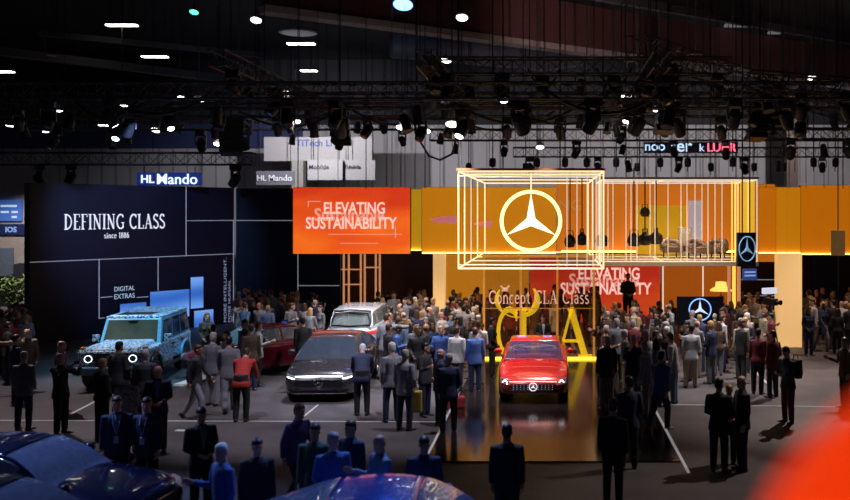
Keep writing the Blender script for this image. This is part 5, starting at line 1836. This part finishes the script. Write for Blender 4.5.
M_SHOE = mat('shoe_leather', (.01, .009, .009), .4)
M_EYE = mat('eye_dark', (.02, .015, .015), .2)
M_LAN = mat('lanyard_pale', (.45, .5, .6), .6)
M_SHIRT = mat('shirt_white', (.7, .7, .74), .8)
for k_ in POSES.values():                    # material slots that each person fills with its own colours
    for key, m_ in (('body', SKIN[0]), ('jacket', CLOTH['black']), ('trousers', CLOTH['black']), ('hair_short', HAIRC['dark']), ('hair_long', HAIRC['dark']), ('hair_fringe', HAIRC['dark']), ('shirt_front', M_SHIRT), ('lanyard', M_LAN), ('eyes', M_EYE)):
        k_[key].materials.append(m_)
    for s in k_['shoes']:
        s.materials.append(M_SHOE)

PEOPLE = []                                   # (x, y) of everyone, to keep visitors apart
WHERE = {}
rp = random.Random(21)


def part(name, me, par, m):
    o = bpy.data.objects.new(name, me)
    C.objects.link(o)
    o.parent = par
    o.material_slots[0].link = 'OBJECT'
    o.material_slots[0].material = m
    return o


def person(x, y, rz, pose, top, legs, hair, zone, group, z=0., sc=1., skin=None, detail=False, label=None, lanyard=False, shirt=None):
    k = POSES[pose]
    t = thing('person', label or 'x', 'person', (x, y, z), rz, group)
    t.scale = (sc,) * 3
    sk = SKIN[skin if skin is not None else rp.choice((0, 0, 0, 1, 1, 2, 3))]
    b = part('body', k['body'], t, sk)
    part('jacket', k['jacket'], t, CLOTH[top])
    part('trousers', k['trousers'], t, CLOTH[legs])
    for s in k['shoes']:
        part('shoe', s, t, M_SHOE)
    style, col = hair
    if style != 'bald' or col:
        part('hair', k['hair_' + {'bald': 'fringe'}.get(style, style)], t, HAIRC[col])
    if detail:
        part('eyes', k['eyes'], t, M_EYE)
    if shirt:
        part('shirt_front', k['shirt_front'], t, CLOTH[shirt])
    if lanyard:
        part('lanyard', k['lanyard'], t, M_LAN)
    PEOPLE.append((x, y))
    t['_h'] = ('bald' if style == 'bald' else ('long ' if style == 'long' else '') + col + ('-haired' if style != 'long' else ' hair'))
    if not label:
        WHERE.setdefault(zone, []).append((t, x / y, top, legs, style, col, y))
    return t


def at_head(px, py, h=1.75, sc=1.0, z=0.):    # where a standing person has the top of the head at (px, py)
    Y = FPX * (EYE - h * sc - z) / (py - VY)
    return (px - VX) * Y / FPX, Y


def held(nm, lab, cat, who, k, hand, size, m, off=(0, 0, 0), group=None):
    """a small flat thing in somebody's hand: hand is the index of the pose's hand point, or 'both'"""
    H = k['hands']
    p = (H[0] + H[1]) / 2 if hand == 'both' else H[hand]
    W = Matrix.Translation(who.location) @ Matrix.Rotation(who.rotation_euler.z, 4, 'Z') @ Matrix.Scale(who.scale.x, 4)
    q = W @ (p + Vector(off))
    t = thing(nm, lab, cat, q, who.rotation_euler.z, group)
    a = Vector(size) / 2
    MB().box(tuple(-a), tuple(a)).build('body', m, t, bevel=min(size) * .3)
    return t


M_PHONE = mat('phone_black', (.01, .01, .012), .2)
M_PHSC = emat('phone_screen', (.6, .75, 1), .9)


def phone(who, pose, hand, lab, off=(0, -.015, .03), size=(.075, .01, .15)):
    t = held('mobile_phone', lab, 'phone', who, POSES[pose], hand, size, M_PHONE, off, 'mobile phones')
    MB().box((-size[0] * .45, size[1] / 2, -size[2] * .46), (size[0] * .45, size[1] / 2 + .002, size[2] * .46)).build('screen', M_PHSC, t)
    return t


def bag(nm, lab, cat, loc, rz, size, m, straps=True):
    t = thing(nm, lab, cat, loc, rz)
    a, b, c = size
    MB().box((-a / 2, -b / 2, 0), (a / 2, b / 2, c)).build('body', m, t, bevel=min(size) * .3)
    MB().box((-a * .35, b / 2 - .01, c * .12), (a * .35, b / 2 + .05, c * .5)).build('pocket', m, t, bevel=.02)
    if straps:
        MB().tube([(-a * .25, 0, c - .02), (-a * .2, 0, c + .09), (a * .2, 0, c + .09), (a * .25, 0, c - .02)], .012, 6).build('handle', m, t)
    return t


V = 'visitors'
D = math.radians
# --- people one can single out: px, py of the head top, facing (0 = towards the viewer, 180 = away, 90 = to the right), ...
def lead(px, py, face, pose, top, legs, hair, label, sc=1.0, **k):
    x, y = at_head(px, py, 1.75, sc)
    return person(x, y, D(face), pose, top, legs, hair, None, V, sc=sc, label=label, detail=True, **k)


lead(719, 379, 155, 'clasp', 'black', 'black', ('short', 'dark'), 'dark-haired person in black seen from behind, left of the pair on the glossy floor edge', 1.0, skin=2)
b2 = lead(742, 376, -85, 'talk', 'black', 'charcoal', ('bald', 'grey'), 'bald person in black jacket with white collar, right of the pair talking', 1.02, skin=0, shirt='white')
lead(729, 385, 5, 'clasp', 'charcoal', 'charcoal', ('short', 'blond'), 'fair-haired person facing the viewer between the two in black', .88, skin=1, shirt='cream')
bp_ = lead(788, 347, -60, 'phone', 'charcoal', 'burgundy', ('short', 'dark'), 'dark-haired person with a backpack looking down at a phone on the empty floor', 1.0, skin=0)
phone(bp_, 'phone', 'both', 'phone in the hands of the person with the backpack')
fw = Matrix.Rotation(D(-60), 3, 'Z') @ Vector((0, .25, 0))
bag('backpack', 'dark backpack on the person looking down at a phone', 'backpack', bp_.location + fw + Vector((0, 0, 1.0)), D(-60), (.3, .16, .45), mat('backpack_fabric', (.03, .03, .035), .8))
ph = lead(61, 353, 75, 'photo', 'black', 'black', ('bald', 'grey'), 'bald person in black raising a phone towards the pale blue off-roader', 1.02, skin=1)
phone(ph, 'photo', 'both', 'phone held up before the pale blue off-roader', (0, -.02, .06), (.15, .01, .075))
lead(61, 341, 100, 'stand', 'purple', 'charcoal', ('bald', 'grey'), 'bald person in a dim purple jacket behind the one raising a phone', 1.0, skin=1)
lead(24, 352, 170, 'relax', 'grey', 'navy', ('short', 'grey'), 'grey-haired person in a grey jacket seen from behind at the lower left', 1.0, skin=0)
rr = lead(27, 328, 30, 'reach', 'beige', 'charcoal', ('bald', 'blond'), 'pale bald person in beige stretching an arm out at the left', 1.0, skin=0)
lead(16, 335, 140, 'stand', 'navy', 'black', ('short', 'dark'), 'dark-haired person in navy left of the one stretching an arm', 1.0, skin=0)
lead(8, 322, 120, 'relax', 'black', 'black', ('short', 'dark'), 'person in black at the left edge before the potted shrub', 1.02, skin=2)
lead(102, 359, 150, 'lady', 'black', 'black', ('short', 'blond'), 'blond person in black close before the left headlight of the off-roader', 1.0, skin=0)
lead(119, 342, 165, 'stand', 'charcoal', 'black', ('short', 'dark'), 'dark-haired person before the grille of the off-roader', 1.03, skin=2)
lead(145, 350, 180, 'relax', 'charcoal', 'charcoal', ('short', 'grey'), 'grey-haired person before the right headlight of the off-roader', 1.0, skin=0)
lead(158, 366, 15, 'clasp', 'navy', 'black', ('bald', 'brown'), 'balding person in a navy suit and light blue shirt, facing the viewer before the off-roader', 1.0, skin=1, shirt='light-blue')
lead(127, 371, 195, 'lady', 'leopard print', 'black', ('short', 'brown'), 'person in a leopard print jacket before the off-roader', 1.0, skin=0)
lead(117, 397, 20, 'stand', 'navy', 'black', ('short', 'brown'), 'person in a navy suit with a lanyard, left of two in the dark lower left', 1.0, skin=1, lanyard=True, shirt='light-blue')
lead(147, 398, -15, 'relax', 'navy', 'black', ('short', 'dark'), 'person in a navy suit with a lanyard, right of two in the dark lower left', 1.0, skin=0, lanyard=True)
lead(201, 408, 40, 'clasp', 'black', 'black', ('short', 'dark'), 'dark-haired person in black standing alone above the lower left cars', 1.0, skin=2, shirt='grey')
lead(222, 444, -50, 'talk', 'blue', 'black', ('short', 'white'), 'white-haired person in a blue jacket at the bottom left', .99, skin=1)
lead(257, 439, 30, 'stand', 'black', 'black', ('short', 'dark'), 'person in black right of the white-haired one in blue at the bottom', .97, skin=1)
lead(297, 404, 60, 'walk', 'purple', 'charcoal', ('short', 'red'), 'reddish-haired person in purple walking near the long floor strip', 1.0, skin=1)
lead(315, 424, 0, 'stand', 'green', 'black', ('short', 'dark'), 'dark-haired person in dark green behind the bright blue car', 1.0, skin=2)
lead(333, 433, 20, 'relax', 'blue', 'navy', ('short', 'grey'), 'grey-haired person in a blue coat behind the bright blue car', 1.0, skin=0)
lead(351, 421, -30, 'stand', 'navy', 'navy', ('short', 'brown'), 'brown-haired person in navy between two in blue behind the bright blue car', .98, skin=1)
lead(380, 435, -60, 'talk', 'light-blue', 'navy', ('bald', 'brown'), 'balding person in light blue at the right behind the bright blue car', 1.0, skin=1)
lead(424, 437, 10, 'clasp', 'navy', 'black', ('short', 'dark'), 'person in navy in the dark at the bottom centre', .97, skin=2)
lead(507, 425, 180, 'stand', 'black', 'black', ('short', 'dark'), 'dark silhouette of a person before the red car at the bottom', 1.0, skin=3)
lead(629, 377, 190, 'relax', 'navy', 'black', ('short', 'dark'), 'dark-haired person in navy seen from behind right of the red car', 1.0, skin=2)
lead(613, 400, 160, 'stand', 'black', 'black', ('short', 'brown'), 'person in black seen from behind nearest the right floor strip', 1.0, skin=2)
lead(440, 349, 120, 'stand', 'navy', 'black', ('bald', 'grey'), 'bald person in navy left of the pair beside the red car', 1.0, skin=1)
lead(449, 354, 190, 'relax', 'navy', 'black', ('short', 'grey'), 'grey-haired person in navy seen from behind, right of the pair beside the red car', 1.0, skin=0)
lead(425, 343, 60, 'talk', 'charcoal', 'navy', ('short', 'dark'), 'dark-haired person in charcoal between the dark saloon and the pair beside the red car', 1.0, skin=1)
bag('shoulder_bag', 'red bag on the floor beside the pair left of the red car', 'bag', tuple(ground(455, 409)), .3, (.5, .2, .32), mat('red_bag', (.35, .03, .04), .6))
yb = lead(405, 350, 150, 'relax', 'pale-grey', 'charcoal', ('short', 'grey'), 'grey-haired person in a pale grey jacket right of the dark saloon', 1.03, skin=0)
bag('tote_bag', 'yellow tote bag beside the person in pale grey', 'bag', (yb.location + Matrix.Rotation(D(150), 3, 'Z') @ (POSES['relax']['hands'][0] * 1.03) + Vector((0, 0, -.56))), 0, (.36, .14, .5), CLOTH['yellow'])
lead(392, 343, -160, 'relax', 'pale-grey', 'navy', ('short', 'white'), 'white-haired person in pale grey right behind the dark saloon nose', 1.05, skin=0)
lead(362, 339, 190, 'bend', 'navy', 'black', ('short', 'white'), 'white-haired person in navy leaning over the dark saloon bonnet', 1.05, skin=1)
lead(475, 328, 200, 'stand', 'blue', 'navy', ('short', 'brown'), 'person in a bright blue jacket left of the red car windscreen', 1.0, skin=0)
lead(457, 327, 160, 'stand', 'white', 'charcoal', ('short', 'brown'), 'person in a white shirt left of the one in bright blue', 1.0, skin=1)
lead(241, 343, 185, 'bend', 'red', 'black', ('short', 'dark'), 'person in a red jacket bending forward beside the burgundy car', 1.05, skin=2)
lead(207, 313, 20, 'lady', 'brown', 'black', ('long', 'red'), 'person with long red hair before the pale blue wall screen', 1.0, skin=0)
lead(258, 322, 110, 'talk', 'white', 'charcoal', ('short', 'brown'), 'person in a white shirt in front of the burgundy car', 1.03, skin=1)
lead(213, 333, 150, 'relax', 'grey', 'pale-grey', ('short', 'grey'), 'grey-haired person in grey beside the rear of the off-roader', 1.05, skin=0)
lead(229, 337, 200, 'walk', 'grey', 'grey', ('short', 'dark'), 'dark-haired person in all grey walking left of the red jacket', 1.04, skin=1)
lead(196, 345, 90, 'walk', 'charcoal', 'pale-grey', ('short', 'brown'), 'person in pale grey trousers walking beside the off-roader rear wheel', 1.0, skin=1)
lead(303, 318, 200, 'stand', 'black', 'black', ('short', 'dark'), 'person in black seen from behind, left of the silver estate', 1.0, skin=1)
lead(386, 314, 170, 'reach', 'pale-grey', 'pale-grey', ('short', 'brown'), 'person in pale grey reaching towards the silver estate from the right', 1.1, skin=1)
lead(394, 292, 10, 'talk', 'white', 'charcoal', ('short', 'brown'), 'person in white before the dark brown panel, left of two', 1.0, skin=1)
lead(405, 298, -20, 'stand', 'pale-grey', 'charcoal', ('short', 'dark'), 'person in pale grey before the dark brown panel, right of two', 1.0, skin=0)
lead(416, 300, 30, 'clasp', 'black', 'black', ('short', 'blond'), 'person in black with fair hair before the narrow cream pillar', 1.0, skin=0)
lead(691, 325, 175, 'relax', 'white', 'cream', ('short', 'dark'), 'person in white jacket and cream trousers below the standing star screen', 1.0, skin=1)
lead(674, 333, -110, 'reach', 'white', 'light-blue', ('short', 'brown'), 'person in white stretching an arm sideways right of the red car', 1.03, skin=1)
lead(648, 342, -120, 'reach', 'pale-grey', 'beige', ('short', 'grey'), 'person in pale grey and beige trousers left of the arm stretching one', 1.03, skin=0)
lead(660, 352, 140, 'walk', 'blue', 'navy', ('short', 'dark'), 'dark-haired person in blue walking in front of the arm stretching one', 1.0, skin=2)
lead(745, 305, 20, 'lady', 'black', 'black', ('long', 'blond'), 'person with long blond hair left of the wide cream pillar', 1.0, skin=0)
lead(764, 302, -60, 'talk', 'white', 'black', ('short', 'dark'), 'person in a white jacket before the video camera', 1.0, skin=1)
lead(758, 329, 150, 'lady', 'burgundy', 'black', ('short', 'dark'), 'person in burgundy before the wide cream pillar, left one', 1.0, skin=1)
lead(773, 331, -150, 'relax', 'burgundy', 'charcoal', ('short', 'brown'), 'person in burgundy before the wide cream pillar, right one', 1.0, skin=0)
lead(845, 338, -80, 'talk', 'brown', 'black', ('short', 'brown'), 'person in a brown jacket cut by the right edge', 1.0, skin=1)
person((543 - VX) * 28.6 / FPX, 28.6, D(10), 'clasp', 'black', 'black', ('short', 'dark'), None, V, sc=.93, label='person in a black suit between the red car and the glass showcase', detail=True, skin=1, shirt='white')
lead(492, 318, 100, 'lady', 'black', 'black', ('short', 'dark'), 'person in black before the left pane of the glass showcase', 1.0, skin=2)
# on the raised step before the red screen
o = MB().box((P(614, 0, 35.5).x, 34.9, 0), (P(644, 0, 35.5).x, 36.6, .5)).build('stage_step', mat('step_grey', (.06, .04, .04), .6))
tag(o, 'dark raised step before the red screen', 'step')
x, y = at_head(628, 280, 1.75, 1.0, .5)
y = 35.6
person((628 - VX) * y / FPX, y, D(10), 'clasp', 'black', 'black', ('short', 'brown'), None, V, z=.5, sc=1.12, label='person in black standing higher than the others before the red screen', detail=True, skin=1)

# --- the crowd: zone (px range, distance range), how many, clothing palette
BLOCK = [(-.43, 25.3, 1.25, 2.7), (-6.05, 25.5, 1.3, 2.8), (-6.62, 32.2, 1.25, 2.7), (-12.2, 26.7, 1.5, 2.9), (3.2, 35.7, 1.0, 1.2), (.9, 30.1, .0, .0)]
ROT = [(-8.85, 27.85, -.7, 1.25, 2.7)]
FIX = [(-9.18, 31.4, .6), (-5.36, 28.9, .6), (4.98, 30.0, 1.0), (7.53, 30.8, .85), (-16.2 + 0, 42, .8), (7.0, 34, .6)]


def free(x, y, gap=.6):
    for bx, by, hx, hy in BLOCK:
        if abs(x - bx) < hx and abs(y - by) < hy:
            return False
    for bx, by, a, hx, hy in ROT:
        dx, dy = x - bx, y - by
        u, v = dx * math.cos(a) + dy * math.sin(a), -dx * math.sin(a) + dy * math.cos(a)
        if abs(u) < hx and abs(v) < hy:
            return False
    for bx, by, r in FIX:
        if math.hypot(x - bx, y - by) < r:
            return False
    px = VX + x * FPX / y
    if 476 < px < 602 and 28.6 < y < 31.1:
        return False
    if 312 < px < 380 and y < 30.5:
        return False
    if 772 < px < 808 and y > 31.2:
        return False
    if 426 < px < 451 and y > 33.2:
        return False
    # keep clear of the slanting black wall
    if (Vector((x, y, 0)) - A).dot(WN) < .7:
        return False
    return all(math.hypot(x - a, y - b) > gap for a, b in PEOPLE)


PAL = {
    'cool': ['navy', 'grey', 'charcoal', 'pale-grey', 'black', 'light-blue', 'blue', 'white', 'grey', 'brown'],
    'warm': ['black', 'brown', 'burgundy', 'charcoal', 'brown', 'cream', 'white', 'navy', 'grey', 'burgundy', 'black'],
}
CROWD = [
    ('behind the burgundy car', 238, 298, 30.8, 38, 42, 'cool'),
    ('between off-roader and burgundy car', 196, 262, 24.5, 28, 12, 'cool'),
    ('between silver estate and narrow cream pillar', 376, 434, 29.8, 37, 30, 'cool'),
    ('in near crowd before orange panel', 386, 480, 24.8, 29.8, 26, 'cool'),
    ('close before the bright orange panel', 447, 478, 30, 38, 26, 'warm'),
    ('in the crowd before the red screen', 603, 668, 29, 32.6, 26, 'warm'),
    ('right of the glass showcase', 600, 668, 24.5, 28.8, 16, 'warm'),
    ('around the standing star screen', 668, 748, 25.5, 34, 32, 'warm'),
    ('right of wide cream pillar', 806, 852, 30.5, 37, 24, 'warm'),
    ('left of wide cream pillar', 742, 776, 28.0, 36, 12, 'warm'),
    ('past the end of the black wall', -4, 26, 25, 36, 11, 'warm'),
    ('right of the red car', 585, 672, 21.5, 24.5, 7, 'cool'),
    ('left of the silver estate', 296, 322, 29.5, 36, 9, 'cool'),
    ('behind the glass showcase', 484, 598, 31.2, 38.5, 34, 'warm'),
]
HS = [('short', 'dark'), ('short', 'dark'), ('short', 'brown'), ('short', 'brown'), ('short', 'grey'), ('bald', 'grey'), ('bald', 'brown'), ('long', 'dark'), ('long', 'brown'), ('long', 'blond'), ('short', 'blond'), ('short', 'white')]
for zone, x0, x1, y0, y1, n_, pal in CROWD:
    zz = .5 if 'step' in zone else 0
    made = tries = 0
    while made < n_ and tries < 600:
        tries += 1
        px, y = rp.uniform(x0, x1), rp.uniform(y0, y1)
        x = (px - VX) * y / FPX
        if not free(x, y, .63):
            continue
        hr_ = rp.choice(HS)
        pose = rp.choice(('lady', 'ladywalk', 'lady')) if hr_[0] == 'long' else rp.choice(('stand', 'relax', 'clasp', 'photo', 'phone', 'talk', 'walk', 'stand', 'relax'))
        top = rp.choice(PAL[pal])
        face = rp.choice((180, 180, 150, -150, 120, -120, 90, -90, 30, -30, 0))
        person(x, y, D(face + rp.uniform(-20, 20)), pose, top, rp.choice(('black', 'charcoal', 'navy', 'black', 'grey', 'beige')), hr_, zone, V, z=zz, sc=rp.uniform(.93, 1.05) * (.95 if hr_[0] == 'long' else 1))
        made += 1


def hairtxt(style, col):
    return {'bald': 'balding', 'long': f'long {col} hair'}.get(style, f'{col} hair')


for zone, L_ in WHERE.items():
    L_.sort(key=lambda a: a[1])
    cnt = {}
    for a in L_:
        cnt[(a[2], hairtxt(a[4], a[5]))] = cnt.get((a[2], hairtxt(a[4], a[5])), 0) + 1
    for i, (t, _, top, legs, style, col, y) in enumerate(L_):
        h_ = hairtxt(style, col)
        if cnt[(top, h_)] == 1:
            t['label'] = f'person with {h_} in {top} {zone}' if style != 'bald' else f'balding person in {top} {zone}'
        else:
            t['label'] = f'person, {h_}, {top} top, {ORD[i] if i < 20 else str(i + 1) + "th"} from left {zone}'
for o in list(bpy.data.objects):
    if '_h' in o.keys():
        del o['_h']
